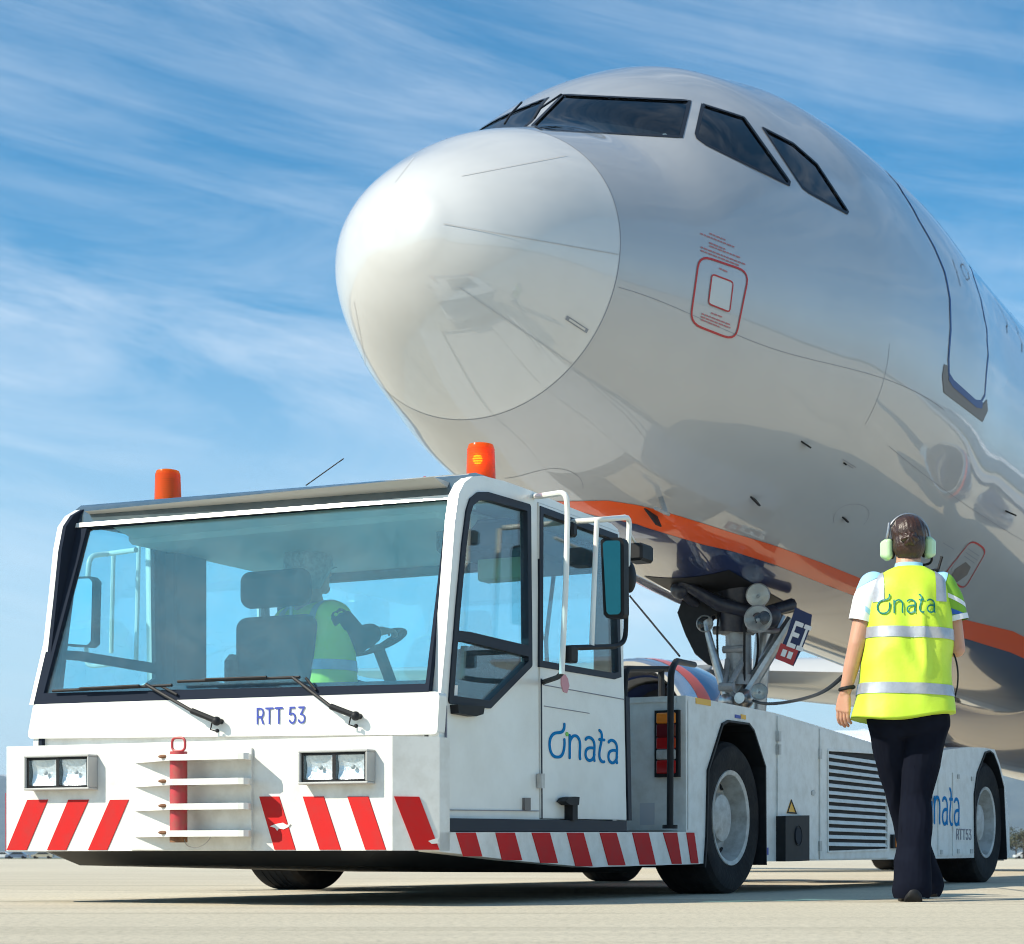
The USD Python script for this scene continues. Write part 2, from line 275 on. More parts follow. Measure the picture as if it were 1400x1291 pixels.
M['mountain'] = usdkit.material(stage, '/World/Looks/mountain_rock_snow', {
    'g': ('geometry', {}), 'x': ('separate_xyz', {}), 'n': ('noise_texture', {'scale': 0.006, 'detail': 8.0, 'roughness': 0.7}),
    'sc': ('math', {'math_type': 'multiply_add', 'value2': 260.0, 'value3': -130.0}), 'ad': ('math', {'math_type': 'add'}),
    'mr': ('map_range', {'from_min': 400.0, 'from_max': 440.0, 'clamp': True}),
    'n2': ('noise_texture', {'scale': 0.01, 'detail': 6.0}), 'r': ('rgb_ramp', {'ramp': [(0, (0.03, 0.05, 0.06)), (1, (0.10, 0.12, 0.11))]}),
    'mx': ('mix_color', {'b': (0.85, 0.87, 0.9)}), 'p': ('principled_bsdf', {'roughness': 0.9})},
    [('g.position', 'x.vector'), ('g.position', 'n.vector'), ('n.fac', 'sc.value1'), ('sc.value', 'ad.value1'), ('x.z', 'ad.value2'), ('ad.value', 'mr.value'), ('mr.result', 'mx.fac'),
     ('g.position', 'n2.vector'), ('n2.fac', 'r.fac'), ('r.color', 'mx.a'), ('mx.result', 'p.base_color')], surface='p.BSDF')
solo('mountains', mountains(), M['mountain'], 'distant blue mountain range with snowy ridge', kind='structure', smooth=True)

M['bark'] = mat('tree_bark', (0.07, 0.055, 0.045), 0.9); M['leaf'] = mat('bare_tree_foliage', (0.075, 0.085, 0.05), 0.9, noise=(1.2, (0.13, 0.11, 0.07), 0.8))
def tree(x, y, h, seed, label, group=None):
    r = random.Random(seed); t = thing('tree', label, 'tree', (x, y, 0), group=group); br, lv = [tube([(0, 0, -.1), (.05, 0, h * .3), (0, .05, h * .8)], [h * .03, h * .022, h * .006], 7)], []
    for k in range(34):
        a, f = r.uniform(0, 6.28), r.uniform(.28, .95); L = h * .34 * (1.15 - abs(f - .5)); p0 = np.array([0, 0, h * f * .85]); p1 = p0 + np.array([math.cos(a) * L, math.sin(a) * L, L * r.uniform(.3, .9)]); br.append(tube([p0, p1], [h * .008, h * .002], 4))
        for q in range(26):
            c = p0 + (p1 - p0) * r.uniform(.35, 1.1) + np.array([r.gauss(0, h * .045) for _ in range(3)]); d = np.array([[r.gauss(0, h * .022) for _ in range(3)] for _ in range(3)]); lv.append(c + d)
    V = np.vstack(lv); part(t, 'trunk', cat_(br), M['bark'], 40); part(t, 'crown', (V, np.arange(len(V)).reshape(-1, 3)), M['leaf'], False); return t
TG = 'bare trees along the far edge of the airfield'
for k in range(9): tree(71 + k * 2.1 + (k % 3) * .5, 392 + (k * 37 % 23), 5.5 + (k * 29 % 17) * .16, 50 + k, 'hazy far tree right of the rear wheel, %s' % ['leftmost, beside the fender', 'second from the left', 'third from the left', 'fourth from the left', 'fifth, above the white car', 'sixth, taller', 'third from the right', 'second from the right', 'rightmost, at the frame edge'][k], TG)
M['carwhite'] = mat('car_white', (0.75, 0.75, 0.75), 0.25, coat=(0.8, 0.05)); M['carblue'] = mat('car_blue', (0.10, 0.14, 0.22), 0.35, coat=(0.8, 0.05)); M['caryellow'] = mat('car_yellow', (0.45, 0.40, 0.30), 0.4); M['carglass'] = mat('car_glass', (0.02, 0.025, 0.03), 0.08)
def car(x, y, rz, m_, label):
    t = thing('parked_car', label, 'car', (x, y, 0), rz)
    pr = Polygon([(-2.1, .35), (-2.1, .8), (-1.3, .92), (-.6, 1.4), (1.1, 1.42), (1.8, .95), (2.15, .85), (2.15, .35)]); b = side_plate(pr, -.85, .85); part(t, 'body', b, m_, False)
    part(t, 'side_glass', side_plate(Polygon([(-1.1, .93), (-.55, 1.33), (1.0, 1.35), (1.55, .95)]), -.87, .87), M['carglass'], False)
    for a in (-1.3, 1.35):
        for b in (-.8, .8): part(t, 'wheel', moved(lathe([(0, -.1), (.3, -.1), (.32, 0), (.3, .1), (0, .1)], 16, 'y'), a, b, .32), M['tyre'], 40)
    return t
car(76.5, 398, 8, M['carwhite'], 'tiny white car parked far away at the right edge'); car(-133.5, 386, 5, M['carwhite'], 'tiny white car far away beyond the left corner of the bumper')
car(-129.5, 384, 5, M['carblue'], 'tiny blue car far away beyond the left corner of the bumper'); car(-125, 386, 5, M['caryellow'], 'tiny pale yellow vehicle far away beyond the left corner of the bumper')
HZ = usdkit.material(stage, '/World/Looks/haze_air', {'v': ('principled_volume', {'color': (0.62, 0.80, 1.0), 'density': 0.00006, 'anisotropy': 0.2})}, [], volume='v.volume')
solo('haze', box(-14500, 14500, -3500, 14500, -12, 800), HZ, 'pale blue air between the apron and the mountains', kind='stuff', smooth=False)

# ------------------------------------------------------------------ the airliner
X0 = np.array([0.0, .03, .1, .25, .5, 1.0, 1.5, 2.0, 2.5, 3.0, 3.5, 4.0, 5.0, 6.0, 7.0, 12.0, 29.0, 34.0, 39.0, 43.5])
BOT = np.array([-.551, -.709, -.858, -1.047, -1.241, -1.515, -1.665, -1.809, -1.901, -1.95, -1.963, -1.974, -2.035, -2.089, -2.093, -2.11, -2.07, -1.2, .1, 1.2])
WID = np.array([.0002, .197, .354, .579, .807, 1.067, 1.278, 1.466, 1.607, 1.715, 1.807, 1.896, 1.99, 2.03, 1.99, 1.96, 1.96, 1.72, 1.1, .25])
MID = np.array([-.55, -.55, -.55, -.54, -.52, -.48, -.43, -.37, -.3, -.22, -.15, -.1, -.03, 0, 0, 0, 0, .4, 1.0, 1.5])
fT = PchipInterpolator([0.0, .03, .1, .25, .5, .83, 1.3, 1.56, 1.66, 1.98, 2.3, 2.5, 3.0, 3.5, 4.0, 5.0, 6.0, 7.0, 12.0, 29.0, 34.0, 39.0, 43.5],
                       [-.551, -.401, -.263, -.067, .14, .36, .565, .668, .74, 1.055, 1.31, 1.435, 1.689, 1.839, 1.976, 2.082, 2.11, 2.08, 2.06, 2.06, 2.05, 1.95, 1.75])
fB, fW, fM = (PchipInterpolator(X0, q) for q in (BOT, WID, MID))
AP = dict(tip=np.array([-1.5267, 11.0438, 3.8679]), phi=0.44739, pit=0.03732, k=0.936)
AX = np.array([math.sin(AP['phi']) * math.cos(AP['pit']), math.cos(AP['phi']) * math.cos(AP['pit']), -math.sin(AP['pit'])])   # towards the tail
AY = np.array([math.cos(AP['phi']), -math.sin(AP['phi']), 0.0]); AZ = np.cross(AY, AX)                                   # towards the port side, up
def aw(L): L = np.asarray(L, float); return AP['tip'] + AP['k'] * (L[..., 0:1] * AX + L[..., 1:2] * AY + (L[..., 2:3] + .55) * AZ)
def skin(x, g, off=0.0):
    x = np.asarray(x, float); g = np.asarray(g, float)
    t, b, w, m = fT(x), fB(x), fW(x), fM(x); c, s = np.cos(g), np.sin(g)
    return np.stack([x + 0 * g, w * c, np.where(s > 0, m + (t - m) * s, m + (m - b) * s)], -1)
def skin_n(x, g):
    e = 1e-3; dx = skin(x + e, g) - skin(np.maximum(x - e, 1e-4), g); dg = skin(x, g + e) - skin(x, g - e)
    n = np.cross(dx, dg); n /= np.linalg.norm(n, axis=-1, keepdims=True) + 1e-12
    c = np.stack([x + 0 * g, 0 * x + 0 * g, fM(x) + 0 * g], -1); s = np.sign((n * (skin(x, g) - c)).sum(-1, keepdims=True)); return n * np.where(s == 0, 1, s)
def sk(x, g, off=0.0): x = np.asarray(x, float); g = np.asarray(g, float); return aw(skin(x, g) + off * skin_n(x, g))
_gx = np.concatenate([np.linspace(.002, 3, 260), np.linspace(3.02, 16, 300)]); _gg = np.linspace(-np.pi, np.pi, 541)
_GX, _GG = np.meshgrid(_gx, _gg, indexing='ij'); _W = sk(_GX, _GG)
_I = np.stack([U0 + F * _W[..., 0] / _W[..., 1], V0 - F * (_W[..., 2] - H) / _W[..., 1]], -1)
_N = np.cross(np.gradient(_W, axis=0), np.gradient(_W, axis=1)); _cen = aw(np.stack([_GX, 0 * _GX, fM(_GX)], -1)); _N *= np.sign((_N * (_W - _cen)).sum(-1, keepdims=True))
_front = (_N * (_W - np.array([0, 0, H]))).sum(-1) < 0
def where(pts, dense=6.0, closed=False):
    """points measured in the photograph -> (x, angle) on the fuselage skin"""
    pts = np.asarray(pts, float); out = []
    if closed: pts = np.vstack([pts, pts[:1]])
    q = [pts[0]]
    for a, b in zip(pts, pts[1:]):
        n = max(1, int(np.hypot(*(b - a)) / dense)); q += [a + (b - a) * t for t in np.linspace(0, 1, n + 1)[1:]]
    if closed: q = q[:-1]
    for u, v in q:
        D = np.hypot(_I[..., 0] - u, _I[..., 1] - v); D[~_front] = 1e9; i, j = np.unravel_index(D.argmin(), D.shape)
        i = min(max(i, 1), len(_gx) - 2); j = min(max(j, 1), len(_gg) - 2); x, g = _gx[i], _gg[j]
        J = np.stack([(_I[i + 1, j] - _I[i - 1, j]) / (_gx[i + 1] - _gx[i - 1]), (_I[i, j + 1] - _I[i, j - 1]) / (_gg[j + 1] - _gg[j - 1])], 1)
        try: dxy = np.clip(np.linalg.solve(J, np.array([u, v]) - _I[i, j]), [-.02, -.02], [.02, .02])
        except np.linalg.LinAlgError: dxy = (0, 0)
        out.append((x + dxy[0], g + dxy[1]))
    return np.array(out)
def ribbon(xg, w, off=0.003, closed=False):
    xg = np.asarray(xg, float)
    if closed: xg = np.vstack([xg, xg[:1]])
    x, g = np.maximum(xg[:, 0], .003), xg[:, 1]; p = sk(x, g, off / AP['k']); n = skin_n(x, g); n = n[:, 0:1] * AX + n[:, 1:2] * AY + n[:, 2:3] * AZ
    t = np.gradient(p, axis=0); s = np.cross(n, t); s /= np.linalg.norm(s, axis=1, keepdims=True) + 1e-12
    v = np.vstack([p + s * w / 2, p - s * w / 2]); k = len(p); i = np.arange(k - 1)
    return v, np.stack([i, i + k, i + k + 1, i + 1], 1)
def patch(poly_xg, off=0.003, step=(0.04, 0.03)):
    """a filled outline on the skin, cut from a fine grid in (x, angle)"""
    P = Polygon(poly_xg).buffer(0); x0, g0, x1, g1 = P.bounds
    vs, fs, n = [], [], 0
    for i in range(int((x1 - x0) / step[0]) + 1):
        for j in range(int((g1 - g0) / step[1]) + 1):
            c = shapely.box(x0 + i * step[0], g0 + j * step[1], x0 + (i + 1) * step[0], g0 + (j + 1) * step[1])
            if not P.intersects(c): continue
            q = P.intersection(c)
            for r in getattr(q, 'geoms', [q]):
                if r.geom_type != 'Polygon' or r.area < 1e-9: continue
                v, f = trimesh.creation.triangulate_polygon(r, engine='earcut'); vs.append(v); fs.append(f + n); n += len(v)
    v = np.vstack(vs); m = trimesh.Trimesh(np.column_stack([v, np.zeros(len(v))]), np.vstack(fs), process=False); m.merge_vertices()
    v = m.vertices; w = sk(v[:, 0], v[:, 1], off / AP['k']); return w, np.array(m.faces)
def mirror_g(xg): xg = np.array(xg); xg[:, 1] = np.pi - xg[:, 1]; return xg

M['silver'] = usdkit.material(stage, '/World/Looks/silver_aircraft_paint', {
    'g': ('geometry', {}), 'n': ('noise_texture', {'scale': 1.2, 'detail': 6.0, 'roughness': 0.6}), 'r': ('rgb_ramp', {'ramp': [(0, (0.35, 0.36, 0.375)), (1, (0.43, 0.435, 0.445))]}),
    'n2': ('noise_texture', {'scale': 2.2, 'detail': 3.0}), 'b': ('bump', {'distance': 0.0016, 'strength': 0.6}),
    'p': ('principled_bsdf', {'metallic': 0.28, 'roughness': 0.42, 'coat_weight': 1.0, 'coat_roughness': 0.025, 'coat_ior': 1.6})},
    [('g.position', 'n.vector'), ('n.fac', 'r.fac'), ('r.color', 'p.base_color'), ('g.position', 'n2.vector'), ('n2.fac', 'b.height'), ('b.normal', 'p.coat_normal')], surface='p.BSDF')
M['radome'] = mat('radome_paint', (0.56, 0.56, 0.555), 0.5, 0.12, noise=(1.5, (0.51, 0.51, 0.50), 0.8), spec=0.3, coat=(1.0, 0.015), extra={'coat_ior': 1.7})
M['orange'] = mat('orange_livery', (0.66, 0.075, 0.006), 0.4, spec=0.25, coat=(0.6, 0.03))
M['belly'] = mat('blue_livery', (0.010, 0.024, 0.095), 0.3, spec=0.4, coat=(1.0, 0.04), extra={'coat_ior': 1.5})
M['seam'] = mat('panel_seam', (0.24, 0.25, 0.28), 0.6)
M['door_line'] = mat('blue_door_line', (0.01, 0.035, 0.16), 0.4)
M['scuff'] = mat('door_scuff_plate', (0.17, 0.15, 0.14), 0.5, 0.3)
M['redline'] = mat('red_outline', (0.42, 0.03, 0.03), 0.5)
M['pinkline'] = mat('faded_red_print', (0.42, 0.16, 0.17), 0.6); M['strip'] = mat('pale_strip', (0.44, 0.44, 0.45), 0.5)
M['cockpit_glass'] = glass('cockpit_glass', (0.42, 0.52, 0.58), 0.06)
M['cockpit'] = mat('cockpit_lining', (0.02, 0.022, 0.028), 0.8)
M['wing'] = mat('wing_grey', (0.50, 0.50, 0.49), 0.35, 0.2, coat=(0.5, 0.1))
M['lip'] = mat('polished_inlet_lip', (0.75, 0.75, 0.76), 0.18, 0.9)

PLANE = thing('passenger_airliner', 'silver passenger jet with orange stripe and dark blue belly, nose to the camera', 'airliner')
WIN = [[(728, 172), (741, 178), (931, 187.5), (943, 138), (770, 130)],
       [(961, 143), (952, 184), (954, 190), (965, 198), (1078, 253), (1079, 248), (1017, 161)],
       [(1042.5, 175), (1045, 179), (1097, 257), (1105, 263), (1157, 291.5), (1159, 289), (1117, 225), (1085, 197)]]
WX = [where(w, 6, True) for w in WIN]
SEAMX = 0.99
allwin = WX + [mirror_g(w) for w in WX]; winpoly = [Polygon(w).buffer(0) for w in allwin]
def shell():
    x = np.concatenate([np.linspace(SEAMX, 1.05, 4), np.arange(1.065, 3.6, .015), np.arange(3.62, 12, .12), np.linspace(12, 43.5, 60)]); ng = 720
    g = np.linspace(-np.pi / 2, 1.5 * np.pi, ng, endpoint=False); X, G = np.meshgrid(x, g, indexing='ij')
    V = sk(X, G).reshape(-1, 3); i, j = np.meshgrid(np.arange(len(x) - 1), np.arange(ng), indexing='ij'); k = (j + 1) % ng
    q = np.stack([i * ng + j, (i + 1) * ng + j, (i + 1) * ng + k, i * ng + k], -1)
    cx = (x[:-1] + x[1:])[:, None] / 2 + 0 * j; cg = g[None] + np.pi / ng + 0 * j
    hole = np.zeros(cx.shape, bool)
    for P in winpoly: hole |= shapely.contains_xy(P, cx, cg)
    coarse = (x[:-1] > 3.6)[:, None]
    # the cells behind 3.6 m are long: skip none there
    return (V, q[~hole & ~(coarse & (j < 0))].reshape(-1, 4))
part(PLANE, 'fuselage', shell(), M['silver'], True)
def cap():
    x = np.concatenate([[.0], np.linspace(.09, SEAMX ** .5, 60) ** 2]); ng = 160; g = np.linspace(0, 2 * np.pi, ng, endpoint=False); X, G = np.meshgrid(x, g, indexing='ij')
    V = sk(X, G).reshape(-1, 3); i, j = np.meshgrid(np.arange(len(x) - 1), np.arange(ng), indexing='ij'); k = (j + 1) % ng
    q = np.stack([i * ng + j, (i + 1) * ng + j, (i + 1) * ng + k, i * ng + k], -1).reshape(-1, 4); return V, q
RAD = part(PLANE, 'radome', cap(), M['radome'], True)
gg = np.linspace(0, 2 * np.pi, 181)
part(RAD, 'radome_seam', ribbon(np.stack([np.full(181, SEAMX), gg], 1), .0055, .002), M['seam'], False)
for a, b in (((631, 241), (774, 213)), ((606, 306), (846, 348)), ((628, 393), (782, 498)), ((484, 412), (500, 500)), ((540, 250), (566, 216))):
    part(RAD, 'lightning_strip', ribbon(where([a, b], 8), .005, .004), M['strip'], False)
slot = where([(774, 434), (803, 453)], 4); part(RAD, 'vent_slot', ribbon(slot, .026, .004), M['seam'], False); part(RAD, 'vent_slot_rim', ribbon(slot[1:-1], .012, .006), M['wing'], False)
for w in WX:                                                      # panes with their dark seals, port and starboard
    for q in (w, mirror_g(w)):
        pane = part(PLANE, 'cockpit_window', patch(np.array(Polygon(q).buffer(.012).exterior.coords), -.006, (.05, .04)), M['cockpit_glass'], True)
        part(pane, 'seal', ribbon(q, .026, .004, True), M['frame'], False)
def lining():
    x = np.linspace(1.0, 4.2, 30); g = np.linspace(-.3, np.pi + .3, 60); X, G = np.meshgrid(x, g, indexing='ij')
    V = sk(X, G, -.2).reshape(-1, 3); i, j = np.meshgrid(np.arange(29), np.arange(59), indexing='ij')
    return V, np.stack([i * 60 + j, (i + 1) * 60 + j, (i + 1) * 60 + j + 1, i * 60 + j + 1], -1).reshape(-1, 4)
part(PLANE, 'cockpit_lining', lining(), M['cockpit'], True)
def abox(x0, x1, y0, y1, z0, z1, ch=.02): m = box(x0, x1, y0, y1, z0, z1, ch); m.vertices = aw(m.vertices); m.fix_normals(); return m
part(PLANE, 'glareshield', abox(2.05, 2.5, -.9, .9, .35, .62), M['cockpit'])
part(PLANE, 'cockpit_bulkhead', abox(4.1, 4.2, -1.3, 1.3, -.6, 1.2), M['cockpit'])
for y in (.55, -.55):
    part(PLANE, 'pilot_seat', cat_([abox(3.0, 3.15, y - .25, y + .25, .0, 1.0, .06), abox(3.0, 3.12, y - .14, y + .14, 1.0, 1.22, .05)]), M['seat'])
part(PLANE, 'sun_shade_clip', abox(2.2, 2.3, .62, .80, .66, .76, .02), M['paper'])
for sy in (1, -1):
    p = [aw(np.array([1.5, sy * .12, .70])), aw(np.array([1.58, sy * .12, .80])), aw(np.array([1.80, sy * .16, .98]))]
    part(PLANE, 'windscreen_wiper', tube(p, .007, 6), M['black'])
# livery: the orange stripe and the blue belly under it, each from one side to the other
OT = where([(780, 685), (830, 684), (870, 690), (905, 698), (960, 715), (1000, 728), (1060, 746), (1120, 768), (1180, 792), (1310, 845), (1385, 863)], 20)
OB = where([(800, 701), (830, 708), (870, 716), (900, 726), (960, 744), (1000, 753), (1060, 772), (1120, 796), (1165, 813), (1310, 870), (1385, 893)], 20)
OT = np.vstack([[2.10, -np.pi / 2], OT[OT[:, 1] > -1.52], [40, -.75]]); OB = np.vstack([[2.32, -np.pi / 2], OB[OB[:, 1] > -1.5], [40, -.98]])
def band(hi, lo, off):
    xs = np.concatenate([hi[0, 0] + (np.linspace(0, 1, 40) ** 2) * 2, np.linspace(hi[0, 0] + 2.1, 29, 60)])
    def fn(C): o = np.argsort(C[:, 0]); return lambda x: np.interp(x, C[o, 0], C[o, 1], left=-np.pi / 2)
    fh, fl = fn(hi), (fn(lo) if lo is not None else (lambda x: np.full_like(x, -np.pi / 2)))
    n = 14; t = np.linspace(0, 1, n); h, l = fh(xs), fl(xs); G = l[:, None] + (h - l)[:, None] * t[None]; X = xs[:, None] + 0 * G
    i, j = np.meshgrid(np.arange(len(xs) - 1), np.arange(n - 1), indexing='ij'); f = np.stack([i * n + j, (i + 1) * n + j, (i + 1) * n + j + 1, i * n + j + 1], -1).reshape(-1, 4)
    a = sk(X, G, off).reshape(-1, 3); b = sk(X, -np.pi - G, off).reshape(-1, 3)
    return np.vstack([a, b]), np.vstack([f, f[:, ::-1] + len(a)])
part(PLANE, 'orange_stripe', band(OT, OB, .003), M['orange'], True)
part(PLANE, 'blue_belly', band(OB, None, .0045), M['belly'], True)
# passenger door, hatches, probes, seams
DL = [(1209, 232), (1227, 252), (1250.7, 290.7), (1277, 338), (1292, 373), (1298.4, 408.5), (1299.5, 450), (1296.5, 491), (1297, 512), (1303, 522), (1333, 549), (1341, 550), (1346, 540), (1350, 485), (1348.5, 450), (1340.5, 408.5), (1327, 367), (1309.6, 335), (1289, 305), (1262, 272)]
dxg = where(DL, 12); DOOR = part(PLANE, 'passenger_door', patch(dxg, .002, (.15, .06)), M['silver'], True)
part(DOOR, 'door_outline', ribbon(dxg, .03, .0045), M['door_line'], False)
part(DOOR, 'sill_line', ribbon(where([(1297, 515), (1303, 525), (1335, 553), (1342, 554)], 4), .05, .006), M['door_line'], False)
part(DOOR, 'scuff_plate', patch(where([(1290.5, 498), (1288, 514), (1290, 537), (1343, 577), (1350, 562), (1349, 546), (1341, 556), (1302, 528), (1296, 520), (1295, 500)], 5), .004, (.1, .05)), M['scuff'], True)
part(DOOR, 'door_window', ribbon(where([(1314, 361), (1317, 362), (1323, 372), (1325, 381), (1322, 383), (1317, 375), (1313.5, 366)], 2, True), .012, .005, True), M['seam'], False)
part(DOOR, 'door_handle', ribbon(where([(1302, 355), (1310, 380), (1313, 392)], 3), .014, .005), M['seam'], False)
for pts in ([(1360, 407), (1367, 420), (1376, 440), (1377, 456)], [(1381, 432), (1389, 446), (1397, 470), (1397, 482)]):
    part(PLANE, 'cabin_window_rim', ribbon(where(pts, 4), .014, .005), M['seam'], False)
def rrect(pts, n=5, r=10): c = np.array(pts, float); return fillet(np.vstack([(c[0] + c[-1]) / 2, c, (c[0] + c[-1]) / 2]), r, n)
hx = where(rrect([(956, 349), (1024, 372), (1005, 466), (943, 442)], 6, 17), 3); HATCH = part(PLANE, 'access_panel', patch(where([(973.6, 376), (1001.5, 386), (996.8, 426), (968, 415.4)], 4, True), .0025, (.05, .03)), M['wing'], True)
part(HATCH, 'red_border', ribbon(hx, .014, .004), M['redline'], False)
part(HATCH, 'red_inner_border', ribbon(where(rrect([(973, 375), (1002, 386), (997, 427), (968, 415.4)], 3, 4), 2), .010, .005), M['redline'], False)
def print_rows(rows, parent, w, m_, gap=1.3):
    for a, b in rows:
        a, b = np.array(a, float), np.array(b, float); L = np.hypot(*(b - a)); t = 0; vs, fs, n = [], [], 0
        while t < L:
            q = min(L, t + rng.uniform(2.5, 7)); 
            if q - t > 1: v, f = ribbon(where([a + (b - a) * t / L, a + (b - a) * q / L], 20), w, .004); vs.append(v); fs.append(f + n); n += len(v)
            t = q + gap
        part(parent, 'printed_line', (np.vstack(vs), np.vstack(fs)), m_, False)
print_rows([((969.7, 319.4), (991.4, 328.5)), ((957, 319.5), (1004.6, 338.5)), ((969, 332), (991, 341)), ((969.7, 336.4), (1011.5, 352.5)), ((957.6, 338), (1019, 362)), ((957.6, 342.6), (1009.7, 363)), ((983, 367), (994, 372)), ((972, 428), (988, 434)), ((959, 429), (999, 444.5)), ((958, 433), (998, 448.5)), ((958, 437), (983, 447))], HATCH, .009, M['pinkline'])
for pts in ([(846, 393), (938, 427), (1060, 478), (1215, 520), (1290, 560)], [(1216, 470), (1205, 530), (1183, 580)], [(690, 654), (740, 643), (775, 643), (795, 657), (797, 668)],
            [(1140, 715), (1160, 690), (1185, 695), (1180, 718)], [(1215, 610), (1320, 690), (1400, 740)]):
    part(PLANE, 'skin_seam', ribbon(where(smooth_path([(*p, 0) for p in pts])[:, :2], 6), .004, .002), M['seam'], False)
def fin(uv, n_len, chord, lean, th=.012):
    x, g = where([uv], 5)[0]; o = np.ravel(sk(x, g)); n = skin_n(np.array(x), np.array(g)); n = n[0] * AX + n[1] * AY + n[2] * AZ
    pl = Polygon([(0, -.02), (chord, -.02), (chord * .85 + lean, n_len), (chord * .45 + lean, n_len)]); m = ext(pl, th); m.apply_translation((0, 0, -th / 2)); return place(m, o, AX, n)
for uv, L, c, ln in (((1093, 602), .05, .11, .03), ((1152, 632), .02, .04, .01), ((1024, 678), .06, .10, .04), ((1374, 698), .09, .05, .04), ((1150, 706), .04, .09, .02), ((877, 692), .10, .20, .08)):
    part(PLANE, 'antenna_blade', fin(uv, L, c, ln), M['black'])
x, g = where([(903, 681)], 5)[0]; nn_ = skin_n(np.array(x), np.array(g)); nn_ = nn_[0] * AX + nn_[1] * AY + nn_[2] * AZ; o = np.ravel(sk(x, g))
part(PLANE, 'pitot_probe', cat_([tube([o, o + nn_ * .12], .02, 8), tube([o + nn_ * .12 + AX * .05, o + nn_ * .12 - AX * .16], .012, 8)]), M['gear'])
HB = part(PLANE, 'ground_crew_hatch', patch(where([(1322, 742), (1347, 757), (1325, 802), (1300, 780)], 5, True), .002, (.06, .04)), M['silver'], True)
part(HB, 'red_border', ribbon(where(rrect([(1328, 738), (1349, 752), (1318, 806), (1290, 786)]), 4), .016, .004), M['redline'], False)
part(HB, 'latch_recess', patch(where([(1320, 768), (1327, 775), (1322, 786), (1308, 796), (1299, 790), (1305, 778)], 4, True), .0035, (.05, .04)), M['scuff'], True)
for a, b in (((1323, 750), (1338, 760)), ((1320, 755), (1336, 766)), ((1318, 760), (1332, 770)), ((1289, 742), (1304, 751)), ((1152, 628), (1170, 639)), ((1156, 634), (1166, 640))):
    part(PLANE, 'printed_line', ribbon(where([a, b], 3), .008, .004), M['seam'], False)

# belly fairing, wings, engines
def fairing():
    x = np.linspace(13.6, 24.5, 40); g = np.linspace(np.pi + .1, 2 * np.pi - .1, 50); s = np.sin(np.clip((x - 13.6) / 10.9, 0, 1) * np.pi) ** .6
    X, G = np.meshgrid(x, g, indexing='ij'); Sx = s[:, None]
    V = np.stack([X, (1.7 + .55 * Sx) * np.cos(G) * np.abs(np.cos(G)) ** -.35, -.7 + (1.2 + .72 * Sx) * np.sign(np.sin(G)) * np.abs(np.sin(G)) ** .6], -1)
    i, j = np.meshgrid(np.arange(39), np.arange(49), indexing='ij'); return aw(V.reshape(-1, 3)), np.stack([i * 50 + j, (i + 1) * 50 + j, (i + 1) * 50 + j + 1, i * 50 + j + 1], -1).reshape(-1, 4)
part(PLANE, 'belly_fairing', fairing(), M['belly'], True)
def wing(side):
    st = [(1.2, 15.0, 7.2, -1.35, .95), (2.6, 16.1, 6.0, -1.2, .8), (6.2, 18.0, 4.2, -.75, .52), (16.6, 23.4, 1.6, .35, .18)]
    t = np.linspace(0, 1, 24); up = np.array([(c, .6 * (1.48 * c ** .5 - .63 * c - 1.76 * c ** 2 + 1.42 * c ** 3 - .51 * c ** 4)) for c in t])
    prof = np.vstack([up[::-1] * (1, 1), up[1:] * (1, -.8)])
    V = [np.stack([x + prof[:, 0] * ch, np.full(len(prof), side * y), z + prof[:, 1] * th * 1.7], 1) for y, x, ch, z, th in st]
    n = len(prof); f = [(a * n + k, a * n + (k + 1) % n, (a + 1) * n + (k + 1) % n, (a + 1) * n + k) for a in range(3) for k in range(n)]
    m = trimesh.Trimesh(aw(np.vstack(V)), np.vstack([[[q[0], q[1], q[2]], [q[0], q[2], q[3]]] for q in f]), process=False); m.fix_normals(); return m
def engine(side):
    c = np.array([0, side * 5.9, -2.05]); T = lambda m: (setattr(m, 'vertices', aw(m.vertices + c)), m)[1]
    X = 15.0; P = lambda pr: T(lathe([(r, x + X) for r, x in pr], 48, 'x'))
    e = part(PLANE, 'engine', P([(.86, .62), (1.0, .3), (1.10, .32), (1.18, .9), (1.2, 1.6), (1.1, 2.6), (.9, 3.3), (.8, 3.3), (.8, .9)]), M['belly'], 30)
    part(e, 'inlet_lip', P([(.88, .6), (.90, .2), (.96, .02), (1.02, .0), (1.07, .08), (1.11, .34), (1.115, .36)]), M['lip'], 40)
    part(e, 'orange_ring', P([(1.118, .36), (1.150, .6), (1.158, .72)]), M['orange'], 40)
    part(e, 'inlet_duct', P([(.87, .62), (.84, 1.1), (.84, 1.5)]), M['gear'], 40); part(e, 'fan', P([(.02, .95), (.28, 1.3), (.84, 1.42), (.84, 1.46), (.02, 1.46)]), M['dark'], 30)
    py = trimesh.convex.convex_hull(np.array([(X + 1.6, side * 5.9, -.9), (X + 3.6, side * 5.9 - .16, -.6), (X + 3.6, side * 5.9 + .16, -.6), (X + 3.6, side * 5.9 - .16, -1.2), (X + 3.6, side * 5.9 + .16, -1.2), (X + 5, side * 5.9, -.75), (X + 5, side * 5.9, -1.1)])); py.vertices = aw(py.vertices); part(e, 'pylon', py, M['wing'])
for s in (-1, 1): part(PLANE, 'wing', wing(s), M['wing'], 50); engine(s)
def aT(pts): return [aw(np.array(p, float)) for p in pts]
def wheel_mesh(R, w, rim):                 # about the y axis, centre at origin
    h = w / 2; t = lathe([(rim, -h * .8), (R * .86, -h), (R * .96, -h * .82), (R, -h * .5), (R, h * .5), (R * .96, h * .82), (R * .86, h), (rim, h * .8)], 40, 'y')
    r = lathe([(.0, -h * .35), (rim * .5, -h * .45), (rim * .85, -h * .2), (rim, -h * .8), (rim, h * .8), (rim * .85, h * .2), (rim * .5, h * .45), (.0, h * .35)], 32, 'y'); return t, r
